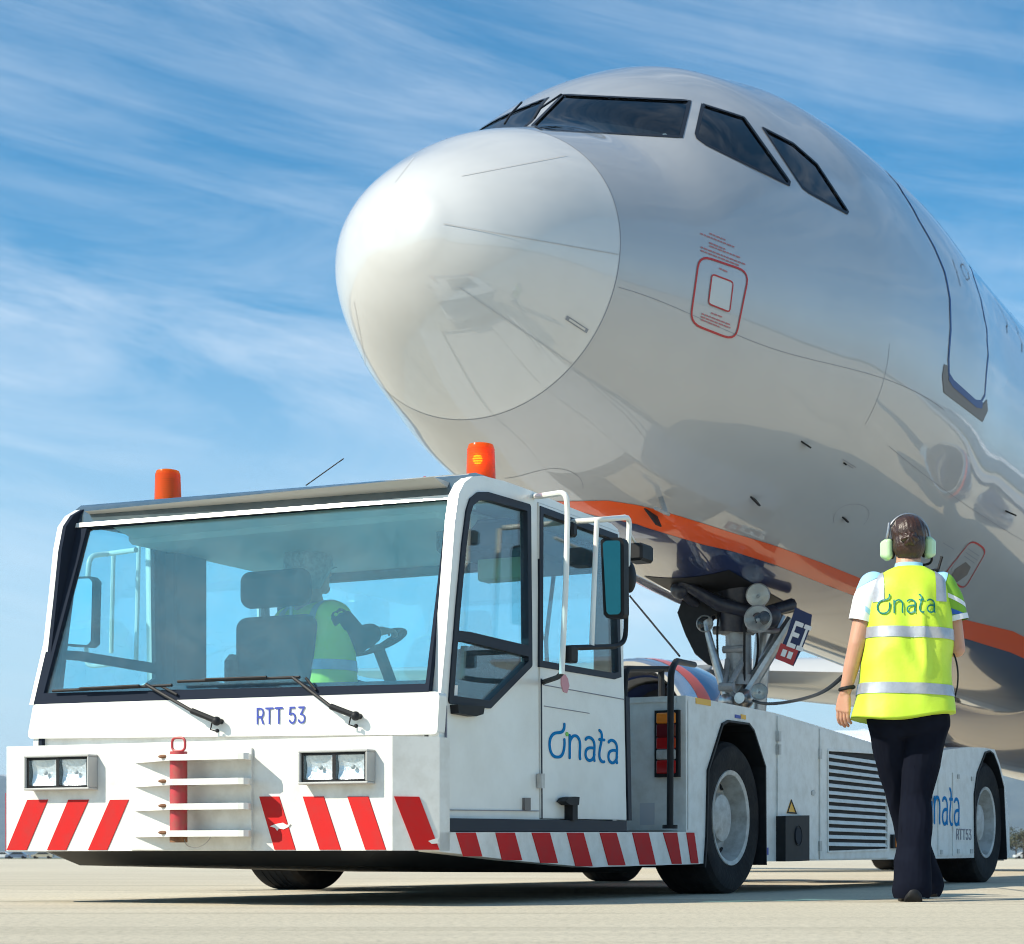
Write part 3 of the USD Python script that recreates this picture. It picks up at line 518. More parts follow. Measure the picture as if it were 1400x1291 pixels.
for s in (-1, 1):
    zg = -(AP['tip'][2] / AP['k']) - .55 + 22.0 * math.sin(AP['pit']); wx = 22.0
    g_ = part(PLANE, 'main_landing_gear', cat_([tube(aT([(wx, s * 3.8, -1.2), (wx, s * 3.8, zg + .6)]), .14, 12), tube(aT([(wx, s * 2.2, -1.3), (wx, s * 3.8, zg + 1.3)]), .08, 8), tube(aT([(wx, s * 3.8 - .5, zg + .6), (wx, s * 3.8 + .5, zg + .6)]), .09, 8)]), M['gear'])
    for d in (-.42, .42):
        t, r = wheel_mesh(.6, .42, .3)
        for m_, nm, ma in ((t, 'tyre', 'tyre'), (r, 'rim', 'rim')): m_.vertices = aw(m_.vertices + (wx, s * 3.8 + d, zg + .6)); part(g_, nm, m_, M[ma])

# ------------------------------------------------------------------ nose gear (part of the airliner)
GX, GY = tw(4.30, 1.76, 0)[:2]
def gl(p):                                       # gear frame: x towards the tail, y to port, z up from the ground
    p = np.asarray(p, float); ax = np.array([AX[0], AX[1], 0]) / np.hypot(AX[0], AX[1]); return np.array([GX, GY, 0]) + p[..., 0:1] * ax + p[..., 1:2] * AY + p[..., 2:3] * np.array([0, 0, 1.0])
def gm(m): m = m.copy(); m.vertices = gl(m.vertices); return m
NG = part(PLANE, 'nose_gear', cat_([tube(gl([(.02, 0, .74), (0, 0, 1.3), (-.01, 0, 1.66)]), .075, 16), tube(gl([(-.01, 0, 1.62), (-.06, 0, 2.6)]), .105, 18), tube(gl([(-.01, 0, 1.58), (-.01, 0, 1.66)]), .125, 18), tube(gl([(-.03, 0, 2.08), (-.03, 0, 2.16)]), .14, 18)]), M['gear'])
part(NG, 'steering_collar', cat_([tube(gl([(-.08, -.26, 2.16), (-.08, .24, 2.16)]), .05, 12), tube(gl([(-.10, -.18, 2.02), (-.10, .18, 2.02)]), .035, 12), gm(box(-.14, .05, -.13, .13, 1.98, 2.2, .02))]), M['gear'])
part(NG, 'torque_link', cat_([tube(gl([(-.10, -.06, 1.78), (-.26, -.02, 1.55)]), .024, 8), tube(gl([(-.10, .08, 1.78), (-.26, .02, 1.55)]), .024, 8), tube(gl([(-.26, -.06, 1.55), (-.26, .06, 1.55)]), .035, 8), tube(gl([(-.26, 0, 1.55), (-.08, -.06, 1.36)]), .024, 8), tube(gl([(-.26, 0, 1.55), (-.08, .08, 1.36)]), .024, 8), tube(gl([(-.12, -.09, 1.86), (-.12, .09, 1.86)]), .03, 8)]), M['gear'])
part(NG, 'drag_brace', cat_([tube(gl([(-.10, .02, 1.42), (.0, .12, 1.62), (.08, .42, 2.10)]), [.05, .055, .045], 10), tube(gl([(.0, .12, 1.62), (.2, .30, 2.14)]), .035, 10), tube(gl([(.06, .36, 2.0), (-.05, .14, 2.02)]), .025, 8), tube(gl([(.30, .0, 1.05), (.30, .1, 2.2)]), .07, 12)]), M['steel'])
part(NG, 'folding_stay', cat_([tube(gl([(-.2, -.22, 2.02), (-.2, -.22, 2.14)]), .06, 12), tube(gl([(-.24, -.20, 2.05), (-.22, -.02, 1.46)]), .034, 10), tube(gl([(-.05, -.34, 2.2), (-.14, -.06, 1.58)]), .026, 10), gm(ball((-.22, -.02, 1.44), .065)), gm(ball((-.14, .1, 1.46), .08)), tube(gl([(-.16, .1, 1.46), (-.24, .1, 1.46)]), .045, 12)]), M['steel'])
part(NG, 'hydraulic_lines', cat_([tube(smooth_path(gl(q), 8), .010, 6) for q in ([(-.1, .1, 2.35), (-.2, .13, 2.1), (-.14, .10, 1.8), (-.1, .09, 1.4)], [(-.1, -.08, 2.35), (-.2, -.1, 2.1), (-.16, -.12, 1.8), (-.12, -.1, 1.4)], [(0, .14, 2.3), (-.2, .22, 2.1), (-.1, .2, 1.9), (-.05, .1, 1.6)])]), M['black'])
def lamp(c, r, name='taxi_light'):
    o = gl(c); d = np.array([0.0, -1, 0.02]); d[0] = (0 - o[0]) * .07; x = np.cross(d, [0, 0, 1.0])
    def pl(m): return place(m, o, x, np.cross(d, x))     # local z = d
    b = part(NG, name, pl(lathe([(0, -.10), (r * .7, -.08), (r * 1.02, 0), (r * 1.06, .025), (r * .96, .03)], 28)), M['gear'])
    part(b, 'reflector', pl(lathe([(0, -.07), (r * .5, -.045), (r * .96, .024)], 28)), M['lamp_mirror']); part(b, 'bulb', pl(ball((0, 0, -.03), r * .16)), M['gear']); part(b, 'lens', pl(lathe([(r * .96, .026), (r * .6, .042), (0, .05)], 28)), M['lens'])
lamp((-.24, .26, 2.07), .105); lamp((-.22, .25, 2.26), .09); lamp((-.26, -.19, 2.055), .065); lamp((-.24, .27, 1.50), .065, 'tow_light')
for s in (-.26, .26):
    t, r = wheel_mesh(.38, .22, .2)
    for m_, nm, ma in ((t, 'tyre', 'tyre'), (r, 'rim', 'rim')): m_.vertices = m_.vertices + (0, s, .74); part(NG, nm, gm(m_), M[ma])
part(NG, 'axle', tube(gl([(0, -.3, .74), (0, .3, .74)]), .06, 10), M['gear']); part(NG, 'fork', tube(gl([(0, 0, 1.05), (0, 0, .74)]), .07, 12), M['gear'])
def at(u, v, y): t = y; return np.array([(u - U0) / F * t, t, H + (V0 - v) / F * t])
def panel_px(pts, y, th=.03, lean=0.0):
    """a flat panel hanging across the line of the aircraft"""
    q = np.array([at(u, v, y + lean * (v - 850) / 100) for u, v in pts]); o = q.mean(0); _, _, w = np.linalg.svd(q - o); x, yv = w[0], w[1]
    P2 = Polygon(np.stack([(q - o) @ x, (q - o) @ yv], 1)); n = np.cross(x, yv); m = ext(P2, th); m.apply_translation((0, 0, -th / 2))
    return place(m, o, x, yv), o, n
m_, o, n = panel_px([(926, 838), (940, 801), (950, 798), (985, 808), (990, 836), (973, 842), (961, 850), (966, 878), (981, 913), (968, 909), (950, 894), (937, 868)], GY - .15); part(PLANE, 'nose_gear_door', m_, M['black'], label='dark open nose gear door on the far side')
m_, o, n = panel_px([(1087, 831), (1110, 841), (1108, 858), (1098, 884), (1085, 911), (1061, 900), (1076, 866)], GY - .35); M['navy_plate'] = mat('navy_door_paint', (0.010, 0.022, 0.085), 0.55); GD = part(PLANE, 'nose_gear_door', m_, M['navy_plate'], label='dark blue nose gear door with white letters')
up = (at(1087, 831, GY - .35) - at(1061, 900, GY - .35)); up /= np.linalg.norm(up); rt = at(1110, 841, GY - .35) - at(1087, 831, GY - .35)
if n[1] > 0: n = -n
rt = np.cross(up, n); rt /= np.linalg.norm(rt)
if rt[0] < 0: rt = -rt
def on_door(m, uv, h): return place(m, at(*uv, GY - .35) + n * .022, rt, up)
E_ = meshkit.text_mesh('EI', .20, .003, True); E_.vertices = E_.vertices * (.52, 1, 1); part(GD, 'letters', on_door(E_, (1073, 882), 0), M['paper'], False)
part(GD, 'red_square', place(box(-.075, .075, -.065, .065, 0, .004), at(1075.5, 895, GY - .35) + n * .019, rt, up), M['redline'], False)
part(GD, 'white_mark', cat_([place(box(x - .018, x + .018, -.028, .028, 0, .003), at(1075.5, 895, GY - .35) + n * .025, rt, up) for x in (-.025, .025)]), M['paper'], False)
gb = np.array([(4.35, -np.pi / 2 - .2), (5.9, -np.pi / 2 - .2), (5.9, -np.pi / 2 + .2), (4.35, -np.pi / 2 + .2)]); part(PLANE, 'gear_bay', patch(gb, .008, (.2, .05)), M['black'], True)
M['gear_dark'] = mat('dark_gear_parts', (0.015, 0.018, 0.032), 0.4, spec=0.4, noise=(20, (0.05, 0.05, 0.055), 0.8)); part(NG, 'gear_hydraulics', cat_([gm(ball((-.08, 0, 2.3), .15, (1.1, 1.2, 1.2))), tube(gl([(-.55, -.28, 2.36), (-.3, -.05, 2.2), (-.15, .25, 2.12)]), [.035, .06, .05], 8), tube(gl([(-.1, .05, 2.5), (-.08, .0, 2.0)]), [.2, .13], 12), tube(gl([(-.5, -.34, 2.34), (-.1, -.2, 2.12)]), .045, 8), gm(ball((-.14, .32, 2.1), .09)), gm(ball((-.5, -.3, 2.3), .07)), tube(gl([(.3, .34, 2.25), (-.1, .1, 2.1)]), .05, 8)]), M['gear_dark'], 50)

# ------------------------------------------------------------------ the tractor
TUG = thing('pushback_tractor', 'white towbarless aircraft tractor with glazed cab and red striped bumper', 'tractor', (PW[0], PW[1], 0), 65.0)
def sp(pts, b=0.0): return Polygon([S(u, v, b) for u, v in pts])
def fp(pts, c): return Polygon([Fr(u, v, c) for u, v in pts])
CB = -3.268                                         # bumper face
bR = 0.134; zB0, zB1 = Fr(533, 1163, CB)[1], Fr(538, 1006, CB)[1]
bL = Fr(9, 1163, CB)[0]
def plan(pts, z0, z1): return flat_plate(Polygon(pts), z0, z1)
fa = lambda b: CB - SK * b
bump = plan([(fa(bR), bR), (fa(bL), bL), (fa(bL) + .144, bL + .134), (-1.2, bL + .134), (-1.2, .14), (-3.0, .14), (-3.05, .0), (-3.13, .0)], zB0, zB1)
BUMP = part(TUG, 'front_bumper', bump, M['white2'], False)
def stripe_f(pts): part(BUMP, 'red_stripe', front_plate(fp(pts, CB), -.004, CB), M['red'], False)
for x0, x1, x2, x3 in ((38, 66, 37, 9.8), (94, 122, 91, 65), (151, 176.5, 147, 121)): stripe_f([(x0, 1093.8), (x1, 1093.4), (x2, 1162.3), (x3, 1162.3)])
for x0, x1, x2, x3 in ((355, 382, 404.5, 376), (414.5, 443, 466.5, 437.5), (475.5, 504, 528, 500)): stripe_f([(x0, 1089.2), (x1, 1089), (x2, 1162), (x3, 1162)])
def facet(pts, off=.004):                            # on the near chamfer of the bumper
    o = np.array([-3.13, 0.0]); d = np.array([fa(bR), bR]) - o; L = np.linalg.norm(d); d /= L; n = np.array([-d[1], d[0]]); n = n if n[1] < 0 else -n
    out = []
    for u, v in pts: p = on(u, v, (n[0], n[1], 0), n @ o); out.append((np.array(p[:2]) - o) @ d); out[-1] = (out[-1], p[2])
    m = ext(Polygon(out), off); v = m.vertices; m.vertices = np.stack([o[0] + d[0] * v[:, 0] + n[0] * v[:, 2], o[1] + d[1] * v[:, 0] + n[1] * v[:, 2], v[:, 1]], 1); m.fix_normals(); return m
part(BUMP, 'red_stripe', facet([(538.5, 1088.9), (573, 1089.5), (600.5, 1162), (567, 1162)]), M['red'], False)
lf = plan([(fa(bL) + .02, bL + .022), (fa(bL) + .07, bL + .07), (fa(bL) + .0685, bL + .0725), (fa(bL) + .0185, bL + .0245)], zB0 + .002, zB0 + .26); part(BUMP, 'red_stripe', lf, M['red'], False)
chip = lambda c: Polygon([(c[0] - 16, c[1]), (c[0] - 9, c[1] - 3), (c[0] + 2, c[1] - 5), (c[0] + 7, c[1] - 2), (c[0] + 12, c[1] - 3), (c[0] + 9, c[1] + 1), (c[0] + 3, c[1] + 4), (c[0] - 4, c[1] + 3), (c[0] - 6, c[1] + 6), (c[0] - 9, c[1] + 2)])
part(BUMP, 'paint_chip', front_plate(fp(list(chip((386, 1130)).exterior.coords)[:-1], CB), -.006, CB), M['white2'], False)
part(BUMP, 'paint_chip', facet([(585, 1150), (594, 1147), (600, 1145), (598, 1150), (601, 1153), (590, 1154)], .006), M['white2'], False)
# dark tray under the front
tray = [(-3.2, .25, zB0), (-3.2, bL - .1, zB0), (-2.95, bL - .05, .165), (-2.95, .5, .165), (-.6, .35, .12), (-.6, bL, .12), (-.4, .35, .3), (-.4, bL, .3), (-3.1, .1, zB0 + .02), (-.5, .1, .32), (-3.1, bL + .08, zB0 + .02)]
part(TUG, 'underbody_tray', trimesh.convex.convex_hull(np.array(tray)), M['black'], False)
# headlights
M['lamp_frame'] = mat('headlight_frame_grey', (0.40, 0.40, 0.385), 0.5)
def headlight(q):
    (u0, v0), (u1, v1) = q; b0, z1 = Fr(u1, v0, CB - .055); b1, z0 = Fr(u0, v1, CB - .055); bm = (b0 + b1) / 2
    def fb(B0, B1, Z0, Z1, a0, a1, ch=.0): m = box(a0, a1, B0, B1, Z0, Z1, ch); v = m.vertices.copy(); v[:, 0] += CB - SK * v[:, 1]; m.vertices = v; return m
    t = .010; fr_ = cat_([fb(b0, b1, z1 - t, z1, -.06, .0, .003), fb(b0, b1, z0, z0 + t, -.06, 0, .003), fb(b0, b0 + t, z0 + t, z1 - t, -.06, 0, .003), fb(b1 - t, b1, z0 + t, z1 - t, -.06, 0, .003)])
    h = part(TUG, 'headlight', fr_, M['lamp_frame']); part(h, 'bezel', cat_([fb(b0 + t, b1 - t, z1 - t - .008, z1 - t, -.048, -.01), fb(b0 + t, b1 - t, z0 + t, z0 + t + .008, -.048, -.01), fb(bm - .008, bm + .008, z0 + t + .008, z1 - t - .008, -.048, -.01), fb(b0 + t, b0 + t + .012, z0 + t + .008, z1 - t - .008, -.048, -.01), fb(b1 - t - .010, b1 - t, z0 + t + .008, z1 - t - .008, -.048, -.01), fb(b0 + t, b1 - t, z0 + t, z1 - t, -.012, -.004)]), M['black'], False)
    for c0, c1 in ((b0 + t + .008, bm - .010), (bm + .010, b1 - t - .012)):
        w, hh, zc, bc = c1 - c0, z1 - z0 - 2 * t - .02, (z0 + z1) / 2, (c0 + c1) / 2
        yy, zz = np.meshgrid(np.linspace(-1, 1, 15), np.linspace(-1, 1, 15), indexing='ij'); dp = .008 + .024 * (1 - np.clip((yy ** 2 + zz ** 2) / 1.5, 0, 1)); v = np.stack([CB - SK * bc - .044 + dp, bc + yy * w / 2, zc + zz * hh / 2], -1).reshape(-1, 3)
        i, j = np.meshgrid(np.arange(14), np.arange(14), indexing='ij'); f = np.stack([i * 15 + j, i * 15 + j + 1, (i + 1) * 15 + j + 1, (i + 1) * 15 + j], -1).reshape(-1, 4)
        part(h, 'reflector', (v, f), M['chrome'], True); cap_ = ball((CB - SK * bc - .028, bc, zc), .010, (1.0, 1, 1)); part(h, 'bulb_cap', cap_, M['rim'])
        part(h, 'lens', fb(bc - w / 2, bc + w / 2, zc - hh / 2, zc + hh / 2, -.052, -.047, .002), M['lens'], False)
headlight(((33, 1031), (122, 1081))); headlight(((408, 1024), (503, 1073)))
# tow jaw: four shelf plates with a red pin and its ring
JD = .13; bh0, bhf, bh1 = Fr(346, 1100, CB)[0], Fr(336, 1100, CB - JD)[0], Fr(187, 1100, CB)[0]; bp = Fr(241, 1100, CB - JD + .02)[0]
JAW = part(TUG, 'tow_jaw', cat_([front_plate(fp([(183, 1027), (346, 1023), (346, 1162), (180, 1162)], CB), -.012, CB)]), M['white2'], False)
for vv in (1031, 1065, 1099, 1136):
    z = Fr(290, vv, CB - JD)[1] - .012; pl = Polygon([(0, bh0), (-JD + .03, bhf), (-JD + .008, bhf + .008), (-JD, bhf + .03), (-JD, bp - .06), (-JD - .012, bp), (-JD + .01, bp + .05), (0, bh1)])
    for (P_, zz_, t_) in ((pl, 0, .014), (pl.difference(pl.buffer(-.014)), -.012, .012)):
        m = ext(P_, t_); v = m.vertices; v[:, 0] += CB - SK * v[:, 1] - .012; v[:, 2] += z + zz_; m.vertices = v; part(JAW, 'jaw_plate' if zz_ == 0 else 'plate_lip', m, M['white2'], False)
    part(JAW, 'rust_edge', cat_([moved(ball((0, 0, 0), .016, (.8, 1.5, .5)), CB - SK * bp - JD - .010, bp + .045, z + .006)]), M['rust'])
zt, zl = Fr(241, 1027, CB - JD)[1], Fr(241, 1142, CB - JD)[1]; ap = CB - SK * bp - JD + .035
PIN = part(JAW, 'hitch_pin', cat_([tube([(ap, bp, zl), (ap, bp, zt)], .036, 18)]), M['red_pin'])
part(PIN, 'rusty_tip', tube([(ap, bp, zl - .03), (ap, bp, zl + .02)], .0365, 18), M['rust'])
th = np.linspace(0, 2 * np.pi, 25); part(PIN, 'pull_ring', tube(np.stack([0 * th + ap, bp - .0 + .034 * np.sign(np.cos(th)) * np.abs(np.cos(th)) ** .6, zt + .03 + .028 * np.sign(np.sin(th)) * np.abs(np.sin(th)) ** .6], 1), .0055, 8), M['red_pin'])
part(PIN, 'safety_chain', tube(smooth_path([(ap, bp - .03, zl - .005), (ap - .01, bp - .07, zl - .05), (ap, bp - .13, zl - .04), (ap, bp - .17, zl + .02)], 8), .0022, 5), M['steel'])

# ---- side: skirt, sill, steps
SKT = part(TUG, 'side_skirt', side_plate(sp([(601, 1138), (957, 1137.5), (957, 1181.4), (808, 1186), (708, 1177), (601, 1164.5)]), 0, .10), M['white2'], False)
for k, (x0, x1, x2, x3, vb) in enumerate(((623, 649.5, 658.5, 633, 1171.5), (677, 703, 713, 686, 1176.6), (726.5, 751, 762, 738.5, 1180.5), (774.5, 797, 809.5, 786.5, 1185), (819.5, 842, 854.5, 831.5, 1183.6), (864, 886, 896, 874.5, 1182.8), (906, 925, 931.5, 918.5, 1181.8), (938, 948.5, 954.3, 944.3, 1181))):
    part(SKT, 'red_stripe', side_plate(sp([(x0, 1138.6), (x1, 1138.6), (x2, vb - .5), (x3, vb - .5)]), -.004, 0), M['red'], False)
part(TUG, 'door_sill', side_plate(sp([(601.5, 1121), (605, 1118.5), (858, 1122.5), (858, 1137), (601.5, 1137)]), .004, .4), M['frame'], False)
part(TUG, 'step_deck', plan([(-1.34, .02), (-.5, .02), (-.5, 1.2), (-1.34, 1.2)], S(900, 1138)[1] - .02, S(900, 1138)[1]), M['black'], False)

# ---- cab
DB = 0.04; CC = -3.09; zc0 = Fr(595, 1005, CC)[1]; zw0 = Fr(585, 946, CC)[1]; RK = .28
bcR = DB + .0; bcL = Fr(38, 1009, CC)[0]
def Wn(u, v, off=0.0): p = on(u, v, (1, SK, -RK), CC + off - RK * zw0); return p[1], p[2]
def wp(pts, off=0.0): return Polygon([Wn(u, v, off) for u, v in pts])
def wplate(poly, th, off=0.0): return front_plate(poly, th, CC + off, RK, zw0)
rc = Polygon([Fr(u, v, CC) for u, v in [(37, 1010), (597.5, 1004), (601, 945.5), (45.5, 963.2)]]).buffer(-.02).buffer(.02, quad_segs=6)
CAB = part(TUG, 'cab', front_plate(rc, .06, CC), M['white'], False)
t_ = meshkit.text_mesh('RTT 53', Fr(350, 967, CC)[1] - Fr(350, 990, CC)[1], .003); v = t_.vertices.copy(); b0_, z0_ = Fr(350, 991, CC); b1_, z1_ = Fr(418, 989, CC); v[:, 0] *= (b0_ - b1_) / v[:, 0].max()
t_.vertices = np.stack([CC - SK * (b0_ - v[:, 0]) - .003 + (.003 - v[:, 2]) * .5 - .002, b0_ - v[:, 0], z0_ + v[:, 1] + (z1_ - z0_) * v[:, 0] / (b0_ - b1_)], 1); t_.fix_normals(); part(CAB, 'fleet_number', t_, M['navy_text'], False)
# windscreen: rubber, pane, bright top strip, curved brow
ro = wp([(46, 963.5), (586, 946), (615, 677), (104, 716)]); ri = wp([(60, 948), (582, 935), (612, 683), (119, 722)])
WS = part(CAB, 'windscreen', wplate(ri.buffer(.004), .006, .012), M['glass'], False)
M['matt'] = mat('matt_black_rubber', (0.020, 0.026, 0.040), 1.0, spec=0.03); part(WS, 'windscreen_rubber', wplate(ro.difference(ri), .03, -.002), M['matt'], False)
part(WS, 'dash_band', wplate(wp([(60, 948), (582, 935), (583, 929), (62, 941)]), .02, .03), M['matt'], False)
top = [(104, 716), (615, 677), (615, 683), (103, 722)]; part(WS, 'top_trim', wplate(wp(top), .012, -.010), M['white'], False)
LP = [Wn(u, v) for u, v in ((45, 964), (103, 717), (101, 702), (37, 1005))]
part(CAB, 'windscreen_pillar', wplate(wp([(40, 964), (46, 964), (104, 716), (98, 712)]), .06), M['white'], False)
# curved brow above the pane, from near side to far side
zt1 = Wn(613, 678)[1]; aT1 = lambda b, z: CC - SK * b + RK * (z - zw0)
cR, zR = Wn(615, 676); cL, zL = Wn(104, 716)
br = []
for b, z in ((DB + .03, zR), ((cR + cL) / 2, (zR + zL) / 2), (bcL - .02, zL)):
    a = aT1(b, z); br.append([(a + d, b, z + h) for d, h in ((0, 0), (.020, .040), (.046, .076), (.080, .100), (.13, .112), (.30, .114), (.30, .09), (.12, .04), (.03, 0))])
V = np.vstack(br); n = 9; fq = [(r * n + k, r * n + (k + 1) % n, (r + 1) * n + (k + 1) % n, (r + 1) * n + k) for r in range(2) for k in range(n)]
mm = trimesh.convex.convex_hull(V)
M['brow'] = mat('tinted_brow', (0.07, 0.11, 0.13), 0.06, 0.3, noise=(3.0, (0.18, 0.21, 0.22), 0.8), coat=(1.0, 0.03), extra={'coat_ior': 1.8})
part(CAB, 'roof_brow', mm, M['brow'], 50)
# side panels with openings; the same outline closes the far side
OUT = [(602, 1119), (600, 1000), (603, 945), (609, 880), (617, 780), (622, 712), (627, 676), (635, 660), (646, 651.5), (660, 650.5), (690, 658), (729, 672), (780, 694), (836, 716), (845, 724), (848, 800), (851, 920), (856, 1122)]
FW = [(612, 962), (616, 905), (622, 830), (630, 745), (636, 698), (641, 682), (652, 673), (666, 673), (724, 690), (726, 911), (669, 969)]
DW = [(736, 692), (842, 731), (847, 926), (838, 929), (735, 912)]
DR = [(735, 688), (845, 728), (849, 800), (855, 1121), (738, 1119), (737, 915)]
osh, fw, dw, dr = (sp(q, DB) for q in (OUT, FW, DW, DR))
fw = fw.buffer(-.015).buffer(.015, quad_segs=5)
part(CAB, 'side_panel', side_plate(osh.difference(fw).difference(dr.buffer(.004)), DB, DB + .05), M['white'], False)
inner = fw.buffer(-.034)
bar = sp([(610, 861), (640, 864), (725, 884), (725, 899), (640, 878), (610, 874)], DB).intersection(fw)
SW = part(CAB, 'side_window', side_plate(inner.buffer(.004), DB + .012, DB + .018), M['glass'], False)
part(SW, 'window_rubber', side_plate(fw.difference(inner).union(bar), DB - .008, DB + .03), M['frame'], False)
part(SW, 'air_vent', side_plate(sp([(615, 964), (652, 966), (650, 977), (640, 980), (616, 976)], DB), DB - .04, DB), M['black'], False)
part(SW, 'window_label', side_plate(sp([(615, 936), (628, 937), (627, 951), (614, 950)], DB), DB + .006, DB + .011), M['paper'], False)
di = dw.buffer(-.03)
DOORT = part(CAB, 'door', side_plate(dr.difference(dw), DB - .006, DB + .04), M['white'], False)
part(DOORT, 'door_window', side_plate(di.buffer(.004), DB + .008, DB + .014), M['glass'], False)
part(DOORT, 'window_rubber', side_plate(dw.difference(di), DB - .011, DB + .03), M['frame'], False)
part(DOORT, 'door_gap', cat_([side_plate(sp([(852.5, 952), (858, 954), (861, 1122), (856.5, 1122)], DB), DB - .012, DB + .03), side_plate(sp([(737.5, 928), (739, 928), (740, 1119), (738.5, 1119)], DB), DB - .008, DB)]), M['frame'], False)
for q in ([(607.5, 965), (609, 965), (608.8, 1117), (607.3, 1117)], [(741, 936), (852, 956), (852, 957.2), (741, 937.2)], [(742, 965), (804, 975), (804, 976), (742, 966)], [(610, 1107), (735, 1108.4), (735, 1109.4), (610, 1108)]):
    part(CAB, 'panel_seam', side_plate(sp(q, DB), DB - .0085, DB - .002), M['grey_text'], False)
def side_logo(u0, v0, u1, u2, v2, mat_, parent, b, name='lettering', sub=None, dot=None):
    """u0,v0 left end of the base line; u1 right end; v2 height of the x-height at u2"""
    a0, z0 = S(u0, v0, b); a1, z1 = S(u1, v0, b); xh = S(u2, v2, b)[1] - z0; sx = (a1 - a0) / 4.84
    Ls, D = logo()
    for k, g in enumerate(Ls):
        if sub and k not in sub: continue
        part(parent, name, side_plate(affinity.affine_transform(g, [sx, 0, 0, xh, a0, z0]), b - .010, b - .0065), mat_, False)
    if dot: part(parent, 'dot', side_plate(affinity.affine_transform(D, [sx, 0, 0, xh, a0, z0]), b - .010, b - .0065), M['green_dot'], False)
side_logo(749, 1035, 843, 780, 1005.5, M['blue_logo'], DOORT, DB, 'letter', dot=True)
a, z = S(768, 1110, DB)
part(DOORT, 'door_handle', cat_([side_plate(sp([(767, 1090), (777, 1090), (777, 1122), (770, 1122), (770, 1101)], DB), DB - .05, DB - .006), side_plate(sp([(757.5, 1096), (762, 1091), (770, 1089.5), (777, 1090), (776, 1101), (764, 1101)], DB), DB - .06, DB - .012)]), M['black'], False)
part(DOORT, 'small_latch', side_plate(sp([(732, 1058), (737, 1058), (737, 1078), (733, 1078)], DB), DB - .03, DB - .006), M['rim'], False)
part(CAB, 'reflector_plate', side_plate(sp([(714, 1091), (722, 1091), (722, 1108), (714, 1108)], DB), DB - .014, DB), M['scuff'], False)
part(DOORT, 'round_sticker', side_plate(sp([(765, 924), (770, 922), (774, 928), (776, 938), (773, 948), (768, 946), (765, 936)], DB), DB - .010, DB - .006), mat('pink_sticker', (.55, .25, .28), .5), False)
# far side, rear, roof, floor of the cab
bF = bcL - .02
far = affinity.translate(osh, 0, 0); fo = unary_union([fw, dw]); 
FSH = -SK * (bF - DB) - .01
osh_f, fw_f, dw_f, bar_f = (affinity.translate(g, FSH, 0) for g in (osh, fw, dw, bar)); fo = osh_f.difference(fw_f.buffer(-.01)).difference(dw_f.buffer(-.01))
part(CAB, 'side_panel', side_plate(fo, bF - .03, bF), M['white'], False); part(CAB, 'inner_trim', side_plate(fo, bF - .05, bF - .032), M['matt'], False)
fs = part(CAB, 'side_window', side_plate(fw_f, bF - .02, bF - .014), M['glass'], False)
part(fs, 'window_rubber', side_plate(fw_f.difference(fw_f.buffer(-.03)).union(bar_f), bF - .07, bF - .052), M['frame'], False)
fd = part(CAB, 'door_window', side_plate(dw_f, bF - .02, bF - .014), M['glass'], False); part(fd, 'window_rubber', side_plate(dw_f.difference(dw_f.buffer(-.03)), bF - .07, bF - .052), M['frame'], False)
part(CAB, 'window_pillar', box(S(724, 800, DB)[0] - .03, S(738, 800, DB)[0] + .12, bF - .12, bF - .05, .7, 1.84, .01), M['dark'])
aRr = S(850, 900, DB)[0]; zRf = S(836, 720, DB)[1]
rr_ = shapely.box(DB + .05, .32, bF - .05, zRf - .02); rw = shapely.box(DB + .13, .98, bF - .12, 1.66)
rp = ext(rr_.difference(rw), .05); v = rp.vertices; rp.vertices = np.stack([aRr - v[:, 2], v[:, 0], v[:, 1]], 1); rp.fix_normals(); part(CAB, 'rear_wall', rp, M['dark'], False)
rg = box(aRr - .03, aRr - .024, DB + .13, bF - .12, .98, 1.66); part(CAB, 'rear_window', rg, M['glass'], False)
aRf = S(662, 651, DB)[0]
part(CAB, 'roof', cat_([trimesh.convex.convex_hull(np.array([(CC + .30 + RK * (zR - zw0), b, z) for b in (DB + .03, bF - .02) for z in (zR + .07, zR + .1135)] + [(aRr, b, z) for b in (DB + .05, bF - .05) for z in (zRf - .06, zRf)]))]), M['white'], False)
part(CAB, 'headliner', cat_([box(-2.62, aRr - .05, DB + .28, bF - .06, 1.70, 1.78, .02), trimesh.convex.convex_hull(np.array([(-2.95, b, 1.80) for b in (DB + .1, bF - .1)] + [(-2.6, b, 1.72) for b in (DB + .1, bF - .1)] + [(-2.6, b, 1.80) for b in (DB + .1, bF - .1)]))]), M['liner'])
part(CAB, 'roof_duct', box(-2.3, aRr - .06, DB + .1, DB + .5, 1.60, 1.74, .02), M['dark'])
part(CAB, 'floor', box(CC + .1, aRr, DB + .05, bF - .05, .36, .42), M['dark'])
part(CAB, 'dashboard', cat_([box(CC + .12, CC + .42, DB + .12, bF - .12, .6, zw0 - .02, .03)]), M['dark'])
def soft(a0, a1, b0, b1, z0, z1, r):
    m = m3.Manifold.hull_points(np.vstack([ball((x, y, z), r, sub=2).vertices for x in (a0 + r, a1 - r) for y in (b0 + r, b1 - r) for z in (z0 + r, z1 - r)]).astype(np.float32)).to_mesh(); return trimesh.Trimesh(m.vert_properties[:, :3], m.tri_verts)
SEAT = part(CAB, 'driver_seat', cat_([soft(-2.30, -2.17, 1.24, 1.69, .85, 1.37, .06), soft(-2.2, -1.75, 1.24, 1.69, .77, .90, .06), box(-2.1, -1.9, 1.36, 1.56, .42, .86)]), M['seat'], 60)
part(SEAT, 'headrest', soft(-2.30, -2.19, 1.27, 1.66, 1.41, 1.59, .052), M['seat'], 60); part(SEAT, 'headrest_post', cat_([tube([(-2.24, b, 1.33), (-2.24, b, 1.45)], .008, 8) for b in (1.38, 1.56)]), M['steel'])
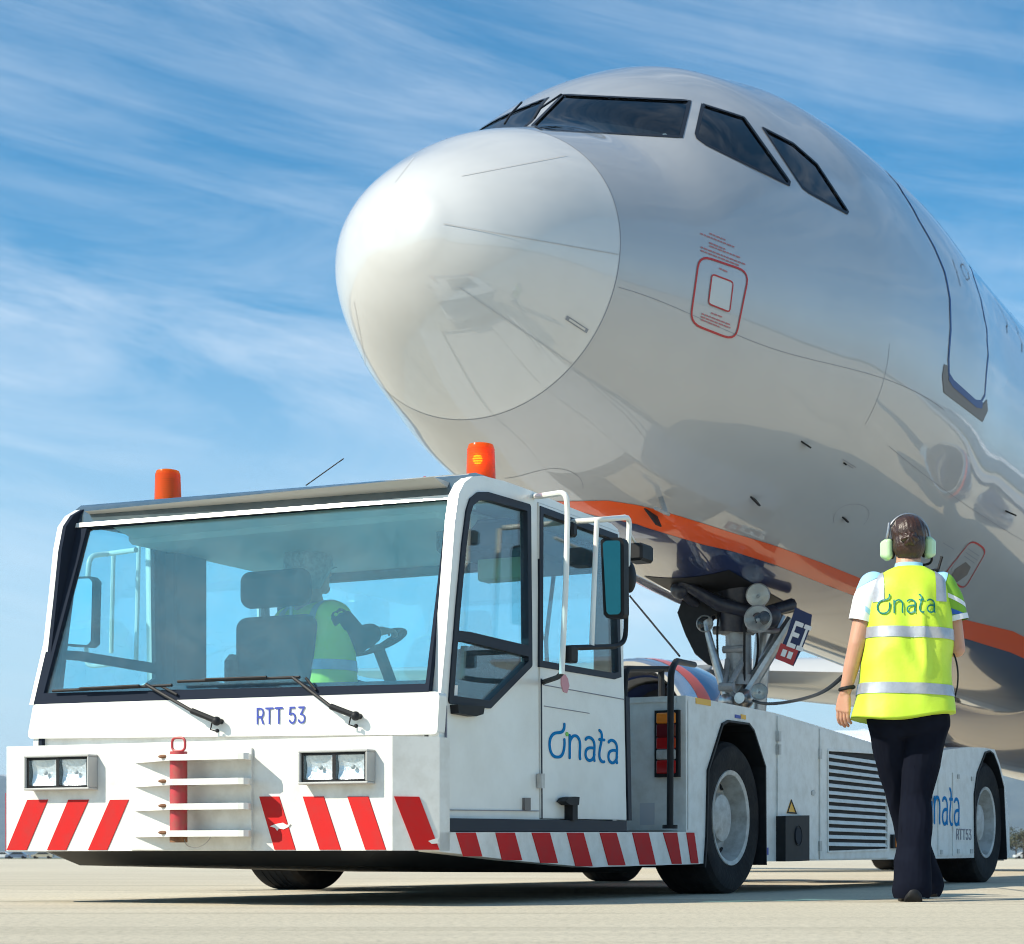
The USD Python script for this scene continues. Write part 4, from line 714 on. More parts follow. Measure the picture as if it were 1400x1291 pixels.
part(SEAT, 'armrest', box(-2.24, -1.95, 1.72, 1.80, 1.02, 1.2, .03), M['seat'])
part(CAB, 'control_console', cat_([box(-2.0, -1.5, .35, .72, .42, 1.16, .04), box(-1.95, -1.6, .40, .68, 1.15, 1.2, .02)] + [box(-1.93 + i * .06, -1.90 + i * .06, .44 + j * .05, .47 + j * .05, 1.2, 1.215) for i in range(5) for j in range(4)]), M['dark'])
c = on(514, 878, (1, 0, 0), -1.70); nrm = np.array([-.45, .1, .85]); nrm /= np.linalg.norm(nrm); e1 = np.cross(nrm, [0, 1, 0]); e1 /= np.linalg.norm(e1); e2 = np.cross(nrm, e1); WC, WE1, WE2 = c, e1, e2
th = np.linspace(0, 2 * np.pi, 41); ST = part(CAB, 'steering_wheel', tube(c + .155 * (np.cos(th)[:, None] * e1 + np.sin(th)[:, None] * e2), .011, 10), M['dark'])
part(ST, 'spokes', cat_([tube([c - nrm * .03, c + .15 * (math.cos(t) * e1 + math.sin(t) * e2)], .012, 8) for t in (.3, 2.4, 4.5)] + [tube([c - nrm * .5, c - nrm * .02], .03, 10)]), M['dark'])
# things seen through the panes: a far hand rail and the sun visor
part(CAB, 'sun_visor', box(-2.05, -1.95, DB + .12, DB + .42, 1.50, 1.64, .01), mat('green_visor', (.30, .42, .22), .6))
part(CAB, 'window_wiper', tube([(aRr + .01, .42, 1.66), (aRr + .03, .48, 1.3), (aRr + .02, .46, 1.0)], .012, 6), M['black']); part(CAB, 'window_wiper', tube([(aRr + .02, .56, 1.66), (aRr + .03, .5, 1.3)], .012, 6), M['black'])
part(CAB, 'cab_base', cat_([front_plate(shapely.box(bR - .02, zB1 - .05, bcL - .02, zc0 + .05), .05, CC + .03), box(CC + .05, -1.36, DB + .052, bcL - .03, zB1 - .06, zB1, 0)]), M['white2'], False)

# ---- rear body: near pontoon with panels, arches and grille, far pontoon, cross deck
TOPL = [(937.5, 951), (958, 955), (1060, 975), (1118, 992.5), (1203, 1019), (1255, 1032), (1296, 1025), (1324, 1021.5), (1346, 1022.5), (1360, 1025), (1366.5, 1043), (1374, 1072), (1380, 1126), (1381, 1172)]
ARCH1 = [(961, 1190), (964, 1144), (966, 1053), (986, 989), (994, 984.5), (1022, 988.5), (1029, 998), (1045, 1048), (1046, 1190)]
ARCH2 = [(1332, 1185), (1331, 1086), (1335, 1057), (1346, 1028), (1352, 1026), (1357, 1030), (1364, 1048), (1371, 1076), (1375, 1165), (1375, 1185)]
body = sp(TOPL + [(1332, 1173), (1225, 1175), (1046, 1178), (957, 1181), (957, 1138), (938, 1138)])
hole1, hole2 = sp(ARCH1), sp(ARCH2)
side = body.difference(unary_union([hole1, hole2]))
BODY = part(TUG, 'rear_body', side_plate(side, 0, .05), M['white2'], False)
def deck(pts, b0, b1, th=.03):
    q = [S(u, v, 0) for u, v in pts]; return side_plate(Polygon(q + [(a, z - th) for a, z in q[::-1]]), b0, b1)
part(BODY, 'top_deck', deck(TOPL[:9], .052, .95), M['white2'], False)
part(BODY, 'top_deck', deck(TOPL[:9], 2.6, 3.42), M['white2'], False)
part(BODY, 'fender_end', deck(TOPL[8:], .052, .6), M['white2'], False)
for h in (hole1, hole2):
    ring = h.difference(h.buffer(-.012)).intersection(body.buffer(.02)); part(BODY, 'wheel_arch', side_plate(ring, -.012, .5), M['black'], False)
a0_, a1_ = S(938, 1000)[0], S(1380, 1100)[0]
part(BODY, 'inner_frame', cat_([box(a0_ + .05, a1_ - .1, .55, .93, .28, .88), box(a0_ + .05, a1_ - .1, 2.62, 2.95, .28, .88), box(a0_ + .05, 2.2, .93, 2.62, .32, .80), box(a1_ - .8, a1_ - .2, .93, 2.62, .3, .5)]), M['black'], False)
part(BODY, 'side_plate', side_plate(side, 3.42, 3.47), M['white2'], False)
part(BODY, 'cross_deck', box(a0_ + .02, 2.3, .96, 2.59, .93, .97, .01), M['white2'], False)
tl = lambda b0, b1, z0, z1, t0, t1: box(a0_ - t1, a0_ - t0, b0, b1, z0, z1)
zf = S(938, 951)[1]
part(BODY, 'front_face', box(a0_, a0_ + .04, .0, 2.6, S(938, 1138)[1], zf - .004, .012), M['white2'], False)
b_at = lambda u, v: (lambda p: (p[1], p[2]))(on(u, v, (1, 0, 0), a0_))
(bb0, zz1), (bb1, zz0) = b_at(931, 971), b_at(898, 1063)
TLT = part(BODY, 'tail_light', tl(bb0, bb1, zz0, zz1, .0, .03), M['black'], False)
for f0, f1, m_, nm in ((.80, .96, M['orange_marker'], 'turn_lens'), (.60, .79, M['redlens2'], 'lens'), (.42, .59, M['redlens'], 'brake_lens'), (.26, .41, M['rim'], 'reversing_lens'), (.05, .25, M['redlens'], 'lens')):
    part(TLT, nm, box(a0_ - .042, a0_ - .03, bb0 + .014, bb1 - .014, zz0 + f0 * (zz1 - zz0), zz0 + f1 * (zz1 - zz0), .006), m_, False)
(b2, z2), (b3, z3) = b_at(895, 1098), b_at(875, 1128)
part(BODY, 'faded_label', tl(b2, b3, z3, z2, .0005, .002), mat('faded_label', (.52, .53, .55), .6), False)
def bplate(name, pts, off, m_, b=0.0, th=None, parent=BODY): return part(parent, name, side_plate(sp(pts, b), b - off, b + (0 if th is None else th)), m_, False)
for q in ([(1061, 978), (1117, 994.5), (1117, 1176), (1061, 1177.5)], ):
    P = sp(q); part(BODY, 'hinged_panel', side_plate(P.buffer(-.006), -.010, 0), M['white2'], False)
gq = [(1119, 995), (1214, 1024), (1214, 1174.5), (1119, 1176)]; GP = sp(gq).buffer(-.006); gr = sp([(1129.6, 1027), (1210, 1032), (1210, 1160.5), (1129.6, 1163.5)])
GRP = part(BODY, 'grille_panel', side_plate(GP.difference(gr), -.010, 0), M['white2'], False)
part(GRP, 'grille_back', side_plate(gr, -.001, .0), M['grille_dark'], False)
(ga0, gz1), (ga1, gz0) = S(1129.6, 1029), S(1210, 1161); ns = 13
for k in range(ns):
    z = gz0 + (gz1 - gz0) * (k + .62) / ns; q = Polygon([(-.020, -.012), (-.017, -.014), (-.004, .008), (-.007, .010)])
    m_ = ext(q, ga1 - ga0 - .01); v = m_.vertices; m_.vertices = np.stack([ga0 + .005 + v[:, 2], v[:, 0] + .002, z + v[:, 1]], 1); m_.fix_normals(); part(GRP, 'slat', m_, M['white2'], False)
part(GRP, 'grille_rim', side_plate(gr.buffer(.012).difference(gr), -.018, -.010), M['white2'], False)
for u, v in ((1062, 1000), (1062, 1018), (1118, 1024), (1118, 1150)): bplate('hinge', [(u - 1.5, v), (u + 1.5, v), (u + 1.5, v + 14), (u - 1.5, v + 14)], .022, M['rim'])
bplate('panel_lock', [(1107, 1082), (1110, 1080), (1112, 1084), (1110, 1088), (1107, 1087)], .016, M['rim'])
for u0, u1 in ((1281, 1300), (1301, 1328)): part(BODY, 'service_panel', side_plate(sp([(u0, 1053 + (u0 - 1281) * .1), (u1, 1053 + (u1 - 1281) * .1), (u1, 1171), (u0, 1171.5)]).buffer(-.008), -.010, 0), M['white2'], False)
for u, v in ((1308, 1062), (1327, 1065), (1285, 1165), (1308, 1164), (1326, 1164)): bplate('latch', [(u - 1.2, v - 3), (u + 1.2, v - 3), (u + 1.2, v + 3), (u - 1.2, v + 3)], .018, M['rim'])
side_logo(1262, 1126, 1310.5, 1290, 1091, M['blue_logo'], BODY, -.004, 'letter')
t_ = meshkit.text_mesh('RTT53', 1.0, .003); v = t_.vertices.copy(); (ta0, tz0), (ta1, tz1) = S(1305, 1148), S(1326, 1134); sx = (ta1 - ta0) / v[:, 0].max()
t_.vertices = np.stack([ta0 + v[:, 0] * sx, -.0105 - v[:, 2], tz0 + v[:, 1] * (tz1 - tz0)], 1); t_.fix_normals(); part(BODY, 'number_letters', t_, M['grey_text'], False)
tri = sp([(1073, 1112), (1086.5, 1113), (1079, 1093)]); wsn = part(BODY, 'warning_sign', side_plate(tri, -.013, -.0101), M['yellow'], False)
part(wsn, 'black_border', side_plate(tri.difference(tri.buffer(-.009)), -.016, -.013), M['black'], False)
EX = bplate('exhaust_box', [(1061, 1116), (1094, 1115), (1094, 1177), (1061, 1178)], .06, M['black'])
a, z = S(1078, 1143); part(EX, 'exhaust_hole', moved(lathe([(.0, 0), (.05, 0), (.05, .02), (.06, .02), (.06, 0)], 20, 'y'), a, -.065, z), M['dark'])
bplate('side_marker', [(1217, 1141), (1227, 1141), (1227, 1160), (1217, 1160)], .025, M['black']); bplate('orange_marker', [(1219.5, 1142.5), (1226, 1142.5), (1226, 1158.5), (1219.5, 1158.5)], .032, M['orange_marker'])
bplate('yellow_plate', [(951, 953.8), (971, 957.5), (971, 965.5), (951, 962)], .004, M['yellow'])
bplate('blue_plate', [(1004.5, 977), (1012, 978.5), (1012, 983), (1004.5, 981.5)], .004, M['bluesign']); bplate('yellow_plate', [(1012.5, 976.5), (1019, 978), (1019, 984), (1012.5, 982.5)], .004, M['yellow'])
bplate('blue_plate', [(1046.5, 1159), (1050, 1159), (1050, 1169), (1046.5, 1169)], .004, M['bluesign'])
zt_ = .9; part(BODY, 'rear_marker', box(a1_ + .01, a1_ + .06, .1, .14, .42, .72, .01), M['orange_marker'])
def big_wheel(a, b, R, w, rim, s):
    t = lathe([(rim, -w * .44), (R * .82, -w * .5), (R * .93, -w * .47), (R * .985, -w * .40), (R, -w * .30), (R, w * .30), (R * .985, w * .40), (R * .93, w * .47), (R * .82, w * .5), (rim, w * .44)], 64, 'y')
    grooves = [lathe([(R - .004, y - .006), (R + .003, y - .006), (R + .003, y + .006), (R - .004, y + .006)], 64, 'y') for y in (-w * .2, -w * .07, w * .07, w * .2)]
    W = part(TUG, 'wheel', moved(cat_([t]), a, b, R - .006), M['tyre'], 30)
    part(W, 'tread_rib', moved(cat_(grooves), a, b, R - .006), M['tyre'], 30)
    o = -s; r = lathe([(y_, x_) for x_, y_ in ((-w * .40, rim + .012), (-w * .46, rim + .004), (-w * .44, rim - .02), (-w * .12, rim * .86), (-w * .10, rim * .60), (-w * .16, rim * .56), (-w * .30, rim * .50), (-w * .34, rim * .30), (-w * .34, 0.0))][::-1], 40, 'y')
    if s < 0: r.vertices = r.vertices * (1, -1, 1); r.invert()
    RM = part(W, 'rim', moved(r, a, b, R - .006), M['rim'], 40)
    part(RM, 'wheel_nuts', cat_([moved(lathe([(0, 0), (.012, 0), (.012, .02), (0, .022)], 6, 'y'), a + rim * .70 * math.cos(q), b - s * (w * .11 + .012), R - .006 + rim * .70 * math.sin(q)) for q in np.arange(10) * 2 * np.pi / 10]), M['steel'])
    part(RM, 'hand_holes', cat_([moved(lathe([(0, 0), (.026, 0), (.026, .004), (0, .004)], 12, 'y'), a + rim * .88 * math.cos(q), b - s * (w * .13 + .004), R - .006 + rim * .88 * math.sin(q)) for q in np.arange(10) * 2 * np.pi / 10 + .3]), M['black'])
aw1, aw2 = S(1003.5, 1120, .02)[0], S(1351, 1122, .02)[0]
big_wheel(aw1, .20, .43, .36, .262, 1); big_wheel(aw2, .20, .495, .36, .285, 1); big_wheel(.22, 3.10, .43, .36, .262, -1); big_wheel(aw2 - .5, 3.2, .495, .36, .285, -1)
part(TUG, 'axle', tube([(aw1, .4, .43), (aw1, 2.9, .43)], .07, 10), M['black']); part(TUG, 'axle', tube([(aw2, .4, .49), (aw2, 3.0, .49)], .08, 10), M['black'])

# ---- rails, mirrors, beacons, wipers, aerial
def s3(u, v, b): a, z = S(u, v, b); return (a, b, z)
RT = [s3(916, 1133, .02), s3(917, 918, .02), s3(924, 904, .05), s3(949, 909, .42)]
part(TUG, 'hand_rail', cat_([tube(fillet(RT, .07), .0175, 12), tube([s3(916, 1133, .02), s3(916, 1128, .02)], .04, 12)]), M['black'])
part(TUG, 'hand_rail', cat_([tube(fillet([s3(853, 953, .3), s3(855, 915, .3), s3(916, 915, .3)], .05), .018, 10), tube([s3(904, 917, .3), s3(904, 952, .3)], .018, 10)]), M['black'])
mb = -.20
ML = part(TUG, 'mirror_bracket', cat_([tube(fillet([s3(731, 679, .04), s3(738, 678.5, -.05), s3(774, 673, mb), s3(776, 700, mb), s3(774, 790, mb), s3(768, 922, mb)], .05), .013, 10),
     tube(fillet([s3(783, 713.5, .02), s3(817, 711, mb), s3(861, 707, mb), s3(859, 740, mb), s3(857.5, 782, mb)], .05), .013, 10), tube([s3(816, 712, mb), s3(813, 783, mb), s3(809, 883, mb)], .012, 10)]), M['white'])
part(ML, 'upper_clamp', box(S(778, 735, mb)[0], S(785, 735, mb)[0], mb - .02, mb + .03, S(780, 734, mb)[1], S(780, 714, mb)[1], .01), M['black'])
part(ML, 'rail_foot', tube(fillet([s3(768, 920, mb), s3(763, 926, mb * .7), s3(742, 933, .04)], .04), .012, 8), M['black'])
part(ML, 'lower_arm', cat_([tube(fillet([s3(777, 886, mb), s3(843, 884, mb), s3(855, 876, mb), s3(856, 842, mb)], .05), .012, 8), box(S(772, 892, mb)[0], S(783, 892, mb)[0], mb - .03, mb + .02, S(775, 906, mb)[1], S(775, 883, mb)[1], .008)]), M['black'])
def cam_panel(pts, depth_b, th, name, m_, parent, shift=0.0, rad=.02, yaw=0.0):
    """a plate facing forward along the tractor at the place measured on the plane b = depth_b"""
    c = np.mean([s3(u, v, depth_b) for u, v in pts], axis=0); q = []
    for u, v in pts: p = on(u, v, (1, yaw, 0), c[0] + shift + yaw * c[1]); q.append((p[1], p[2]))
    P = Polygon(q).buffer(-rad).buffer(rad, quad_segs=6); m = ext(P, th); v = m.vertices; m.vertices = np.stack([c[0] + shift + yaw * (c[1] - v[:, 0]) + v[:, 2], v[:, 0], v[:, 1]], 1); m.fix_normals(); return part(parent, name, m, m_, False)
MQ = [(821, 739), (826, 735.5), (850, 735), (853, 742), (853.5, 840), (850, 845), (830, 845.5), (825, 840)]
MI = [(824, 743), (828, 739.5), (847, 739), (848, 743), (848.5, 836), (846, 840), (832, 840.5), (829, 836)]
MIR = cam_panel(MQ, mb, .05, 'mirror_housing', M['black'], ML, 0, .012, .5); cam_panel(MI, mb, .004, 'mirror_glass', M['mirror_teal'], MIR, -.006, .012, .5)
part(MIR, 'housing_bump', ball(np.array(s3(857, 788, mb)) + (.03, 0, 0), .055, (.8, .5, 1.35)), M['black'])
wl = part(ML, 'work_lamp', box(S(862, 760, -.1)[0], S(879, 760, -.1)[0], -.16, -.06, S(870, 769, -.1)[1], S(870, 745, -.1)[1], .012), M['black']); part(wl, 'lamp_arm', tube([s3(860, 727, -.15), s3(870, 746, -.1)], .008, 6), M['white'])
lm = bF + .24
LM = part(TUG, 'mirror_bracket', cat_([tube(fillet([s3(186, 752, bF), s3(150, 757, lm), s3(122, 760, lm), s3(120, 792, lm)], .05), .013, 10), tube(fillet([s3(190, 735, lm - .1), s3(186, 905, lm - .1)], .05), .011, 8), tube(fillet([s3(155, 758, lm), s3(152, 893, lm)], .05), .011, 8), tube(fillet([s3(118, 885, lm), s3(118, 912, lm), s3(185, 905, bF)], .05), .011, 8)]), M['white'])
LQ = [(83, 795), (90, 789), (124, 788), (129, 794), (127, 880), (121, 885), (88, 883), (81, 877)]
LQI = [(86, 797), (92, 792), (122, 791), (126, 796), (124, 877), (119, 882), (90, 880), (84, 875)]
lmir = cam_panel(LQ, lm, .05, 'mirror_housing', M['black'], LM, 0, .012); cam_panel(LQI, lm, .004, 'mirror_glass', M['mirror'], lmir, -.006, .012)
def beacon(u, v0, v1, w, b, lit):
    a, zt = S(u, v0, b); zb = S(u, v1, b)[1] - .01; R = w / 2 * (tw(a, b, 0)[1]) / F
    B_ = part(TUG, 'beacon', moved(lathe([(0, 0), (R * 1.12, 0), (R * 1.12, .03), (R * .95, .035), (0, .035)], 28), a, b, zb - .03), M['black'])
    hh = zt - zb; part(B_, 'lens', moved(lathe([(R * 1.02, .0), (R, .02), (R * .93, hh * .86), (R * .84, hh * .97), (R * .6, hh), (0, hh), (0, hh - .006), (R * .55, hh - .006), (R * .88, hh * .85), (R * .96, .02), (R * .98, 0)], 32), a, b, zb), M['amber'], 40)
    part(B_, 'lens_ribs', cat_([moved(lathe([(R * .90, 0), (R * 1.005 - R * .07 * f, .001), (R * 1.005 - R * .07 * f, .004), (R * .90, .005)], 32), a, b, zb + hh * f) for f in np.linspace(.10, .82, 12)]), M['amber'], 40)
    part(B_, 'reflector', moved(lathe([(0, 0), (R * .35, .0), (R * .5, hh * .7), (R * .3, hh * .72), (0, hh * .3)], 16), a, b, zb + .005), M['chrome'] if lit else M['dark'], 40)
    part(B_, 'bulb', ball((a - R * .45, b, zb + hh * .55), R * .34), M['amber_glow'] if lit else M['rim'])
beacon(229.5, 643, 684, 36, 1.93, False); beacon(657.5, 607, 655, 40, .13, True)
a_, z_ = S(420, 663, 1.0)
part(TUG, 'roof_hatch', trimesh.convex.convex_hull(np.array([(-2.5 + da, b + db, z) for b0, b1, z, da, db in () for b in ()] + [(a, b, z) for a in (-2.45, -1.75) for b in (.42, 1.42) for z in (zR + .118, zR + .140)] + [(a, b, zR + .155) for a in (-2.4, -1.8) for b in (.5, 1.34)])), M['black'])
part(TUG, 'aerial', tube([s3(418, 664, 1.05), s3(470, 627, .9)], .0028, 6), M['black'])
part(TUG, 'roof_lamp', ball(s3(581, 655, .35), .012), M['redlens'])
def wiper(piv, mid, tip, bl0, bl1):
    p3 = lambda u, v, off: (lambda q: (CC + off - SK * q[0] + RK * (q[1] - zw0), q[0], q[1]))(Wn(u, v, off))
    P0 = (lambda q: (CC - .035 - SK * q[0], q[0], q[1]))(Fr(*piv, CC - .035)); P1, P2 = p3(*mid, -.04), p3(*tip, -.035)
    W = part(TUG, 'windscreen_wiper', cat_([tube([P0, P1], .013, 8), tube([P1, P2], .008, 8), ball(P0, .02), tube([P0, (P0[0] + .06, P0[1], P0[2])], .012, 8)]), M['black'])
    B0, B1 = p3(*bl0, -.022), p3(*bl1, -.022); part(W, 'blade', cat_([tube([B0, B1], .007, 6), tube([tuple(np.array(B0) * .75 + np.array(B1) * .25 + (-.015, 0, .004)), tuple(np.array(B0) * .25 + np.array(B1) * .75 + (-.015, 0, .004))], .006, 6)]), M['black'])
    q0 = np.array(P0) + (.01, .03, -.035); part(W, 'washer_nozzle', cat_([tube([q0 + (0, 0, .035), q0 + (-.005, .006, .0), q0 + (0, -.02, -.008)], .0035, 6), ball(q0 + (0, -.026, -.006), .009)]), M['black'])
    part(W, 'link_arm', tube([p3(mid[0] - 20, mid[1] - 22, -.012), p3(tip[0] + 18, tip[1] + 1, -.02)], .006, 6), M['black'])
wiper((296, 986), (262, 972), (200, 936), (72, 945), (235, 937)); wiper((486, 979), (452, 966), (400, 926), (243, 932), (410, 926))
# cable stretched from the rail up to the aircraft
solo('tow_cable', tube([np.append(tw(S(929, 897, .2)[0], .2, 0)[:2], S(929, 897, .2)[1]), at(861, 815, 11.6)], .006, 6), M['black'], 'thin dark wire stretched from the mirror to the black hand rail', 'wire')

# ------------------------------------------------------------------ people
M['skin'] = mat('skin', (0.50, 0.27, 0.18), 0.5, extra={'subsurface_weight': 0.15, 'subsurface_scale': 0.01}, noise=(18, (0.46, 0.22, 0.15), 0.5))
M['hair'] = mat('dark_brown_hair', (0.030, 0.014, 0.009), 0.38, noise=(60, (0.07, 0.03, 0.018), 0.8), bump=(90, 0.003))
M['vest'] = mat('hi_vis_yellow', (0.52, 0.74, 0.035), 0.55, noise=(5, (0.60, 0.78, 0.09), 0.6), bump=(16, 0.003))
M['reflect'] = mat('reflective_tape', (0.42, 0.44, 0.48), 0.35, 0.35, noise=(25, (0.30, 0.32, 0.36), 0.8))
M['navy'] = mat('navy_cloth', (0.005, 0.0065, 0.0135), 0.95, spec=0.08, noise=(9, (0.008, 0.0105, 0.020), 0.8))
M['shirt'] = mat('white_shirt', (0.72, 0.75, 0.78), 0.75); M['shirt_green'] = mat('green_shirt', (0.20, 0.42, 0.03), 0.75); M['shirt_blue'] = mat('blue_shirt', (0.02, 0.10, 0.42), 0.75); M['shirt_sky'] = mat('light_blue_shirt', (0.30, 0.58, 0.80), 0.75)
M['teal_text'] = mat('teal_lettering', (0.002, 0.20, 0.17), 0.5)
M['cup'] = mat('pale_green_ear_cup', (0.46, 0.66, 0.38), 0.28, coat=(0.5, 0.1))
def hullp(*sph):
    P = np.vstack([ball(c, r, s, 2).vertices for c, r, s in [(q + ((1, 1, 1),))[:3] for q in sph]]); return m3.Manifold.hull_points(P.astype(np.float32))
def limb(pts): return [hullp((a[0], a[1]), (b[0], b[1])) for a, b in zip(pts, pts[1:])]
def fuse(parts, edge=.012, it=12, lim=.7):
    m = parts[0]
    for p in parts[1:]: m = m + p
    m = m.simplify(edge * .12).refine_to_length(edge).to_mesh(); t = trimesh.Trimesh(m.vert_properties[:, :3], m.tri_verts, process=True); v0 = t.vertices.copy()
    trimesh.smoothing.filter_taubin(t, iterations=it); d = t.vertices - v0; L = np.linalg.norm(d, axis=1, keepdims=True); t.vertices = v0 + d * np.minimum(1, edge * lim / np.maximum(L, 1e-9)); return t
def hand(w, d, n, side, curl=.6, spread=1.0, s=1.0):
    """w wrist, d towards the fingers, n out of the back of the hand, side +1 / -1 where the thumb is along d x n"""
    w, d, n = (np.asarray(q, float) for q in (w, d, n)); d /= np.linalg.norm(d); n -= d * (n @ d); n /= np.linalg.norm(n); t = np.cross(d, n) * side
    P = lambda x, y, z=0.0: w + s * (d * x + t * y + n * z)
    ps = [hullp((P(0, .0), .021 * s), (P(.07, .028), .014 * s), (P(.075, -.028), .013 * s), (P(.02, .018), .017 * s), (P(.02, -.016), .016 * s))]
    for k, (y, L) in enumerate(((.028, .068), (.0095, .076), (-.0095, .071), (-.028, .055))):
        b = P(.078, y); seg = [L * .44, L * .32, L * .24]; q, r, ang = b, .0088 * s, .25 * curl; dd = d + t * y * 2.0 * spread
        dd /= np.linalg.norm(dd); pts = [(P(.06, y), .0105 * s), (b, .0095 * s)]
        for l in seg:
            v = dd * math.cos(ang) - n * math.sin(ang); q = q + v * l * s; r *= .93; pts.append((q, r)); ang += .75 * curl
        ps += limb(pts)
    a = P(.022, .026, -.004); b = a + s * (d * .032 + t * .022 - n * .012); c = b + s * (d * .03 + t * .004 - n * .012); ps += limb([(P(.01, .012), .016 * s), (a, .0135 * s), (b, .0105 * s), (c, .0085 * s)])
    return ps
def loft(levels, n=56, p=2.3, folds=0.0, seed=0, close=True):
    """levels: (z, cx, cy, rx, ry)"""
    L = np.array(levels, float); zz = np.linspace(L[0, 0], L[-1, 0], 46); o = [PchipInterpolator(L[:, 0], L[:, k])(zz) for k in range(1, 5)]; fz = 1.9
    g = np.arange(n) * 2 * np.pi / n; c, s = np.cos(g), np.sin(g); c = np.sign(c) * np.abs(c) ** (2 / p); s = np.sign(s) * np.abs(s) ** (2 / p)
    x = o[0][:, None] + o[2][:, None] * c; y = o[1][:, None] + o[3][:, None] * s; z = zz[:, None] + 0 * x
    if folds:
        q = np.stack([x * 7 + z * 1.6, y * 4, z * 1.3 - x * 2.0], -1); f = (meshkit.fbm(q, 2, seed) - .5) * 2; rid = 1 - np.abs(f) * 2; k = folds * rid * np.clip((1.52 - z) / .2, .15, 1)
        x = x + k * c * .8; y = y + k * s
    V = np.stack([x, y, z], -1).reshape(-1, 3); m = len(zz); i, j = np.meshgrid(np.arange(m - 1), np.arange(n), indexing='ij'); k = (j + 1) % n
    q = np.stack([i * n + j, i * n + k, (i + 1) * n + k, (i + 1) * n + j], -1).reshape(-1, 4); f = np.vstack([q[:, [0, 1, 2]], q[:, [0, 2, 3]]])
    V = np.vstack([V, [[o[0][0], o[1][0], zz[0]], [o[0][-1], o[1][-1], zz[-1]]]]); a = np.arange(n); b = (a + 1) % n
    f = np.vstack([f, np.stack([np.full(n, len(V) - 2), b, a], 1), np.stack([np.full(n, len(V) - 1), (m - 1) * n + a, (m - 1) * n + b], 1)])
    t = trimesh.Trimesh(V, f, process=False)
    if t.volume < 0: t.invert()
    return t
def slab(mesh, cuts, push=.0035, sub=None):
    """the piece of a garment between planes, lifted off it"""
    m = mesh.copy(); m.vertices = m.vertices + m.vertex_normals * push
    for o, n in cuts: m = trimesh.intersections.slice_mesh_plane(m, n, o)
    return m
def grown(m, d): m = m.copy(); m.vertices = m.vertices + m.vertex_normals * d; return m

# ---- the walking ground handler, seen from behind
PY = 8.8; PX = (1240 - U0) / F * PY
WK = thing('person', 'person walking away in yellow vest, navy trousers and pale green headset', 'person', (PX, PY, 0))
EL, WL = np.array((-.232, -.005, 1.19)), np.array((-.283, .035, .965))
ER, WR = np.array((.232, .02, 1.17)), np.array((.205, .25, 1.39))
HDc = np.array((.008, .02, 1.668))
face = [hullp((HDc + (0, .01, .02), .078, (.93, 1.12, 1.1)), (HDc + (0, .045, -.055), .055, (.95, 1, 1))), hullp((HDc + (0, .115, -.005), .012), (HDc + (0, .10, .03), .008), (HDc + (0, .10, -.012), .014)), hullp((HDc + (0, .095, -.062), .02, (1.2, .7, .5))), hullp((HDc + (0, .085, -.09), .025))] 
body_parts = face + limb([((.008, .01, 1.60), .056), ((.006, -.005, 1.52), .062), ((.0, -.01, 1.45), .09)]) + [hullp(((-.12, 0, 1.44), .06), ((.12, 0, 1.44), .06), ((-.09, 0, 1.15), .09), ((.09, 0, 1.15), .09)), hullp(((-.09, 0, 1.15), .09), ((.09, 0, 1.15), .09), ((-.075, 0, .93), .09), ((.075, 0, .93), .09))]
body_parts += limb([((-.165, 0, 1.44), .058), ((-.20, 0, 1.31), .049), (EL, .040), ((EL * .55 + WL * .45), .037), (WL, .026)]) + limb([((.17, 0, 1.44), .058), ((.205, .005, 1.31), .049), (ER, .041), ((ER * .55 + WR * .45), .038), (WR, .027)])
body_parts += hand(WL, (-.10, .10, -1), (-.75, -.65, .0), 1, .55, 1.0, 1.08) + hand(WR, (-.22, .35, .9), (.8, .4, .25), -1, 1.35)
body_parts += limb([((.075, 0, .86), .085), ((.052, .04, .48), .05), ((.012, -.085, .08), .04)]) + limb([((-.068, .01, .86), .08), ((.0, .19, .48), .048), ((.13, .39, .09), .04)])
part(WK, 'body', fuse(body_parts, .0055, 9), M['skin'], True)
for s in (-1, 1): part(WK, 'eye', ball(HDc + (s * .031, .088, .018), .012), M['paper'])
hair = fuse([hullp((HDc + (0, -.012, .034), .086, (.97, 1.12, 1.0))), hullp((HDc + (0, -.035, -.02), .078, (.98, .95, 1.1))), hullp((HDc + (0, -.03, -.075), .052, (1.05, .9, .7)))], .01, 8)
hair = trimesh.intersections.slice_mesh_plane(hair, (0, -1, .35), HDc + (0, .052, .0)); v = hair.vertices; v += hair.vertex_normals * (.0022 * np.sin((v[:, 0:1] - HDc[0]) * 300 + 6 * meshkit.fbm(v * 25, 2, 4)[:, None] + v[:, 2:3] * 60) * np.clip((v[:, 2:3] - 1.6) * 10, 0, 1))
HR = part(WK, 'hair', hair, M['hair'], True)
bun = ball(HDc + (-.006, -.105, -.005), .036, (1.1, .8, .95), 3); bun.vertices = bun.vertices + bun.vertex_normals * (.004 * np.sin(np.arctan2(bun.vertices[:, 2:3] - HDc[2], bun.vertices[:, 0:1]) * 7 + 3)); part(HR, 'hair_bun', bun, M['hair'], True)
part(WK, 'collar', loft([(1.515, .006, -.005, .078, .078), (1.545, .008, -.002, .066, .068), (1.560, .008, .0, .063, .066)], 40), M['shirt_sky'], True)
part(WK, 'wrist_band', tube(np.stack([WL[0] + .008 + .032 * np.cos(th), WL[1] - .004 + .032 * np.sin(th), WL[2] + .022 + .006 * np.cos(th)], 1), .009, 8), M['black'])
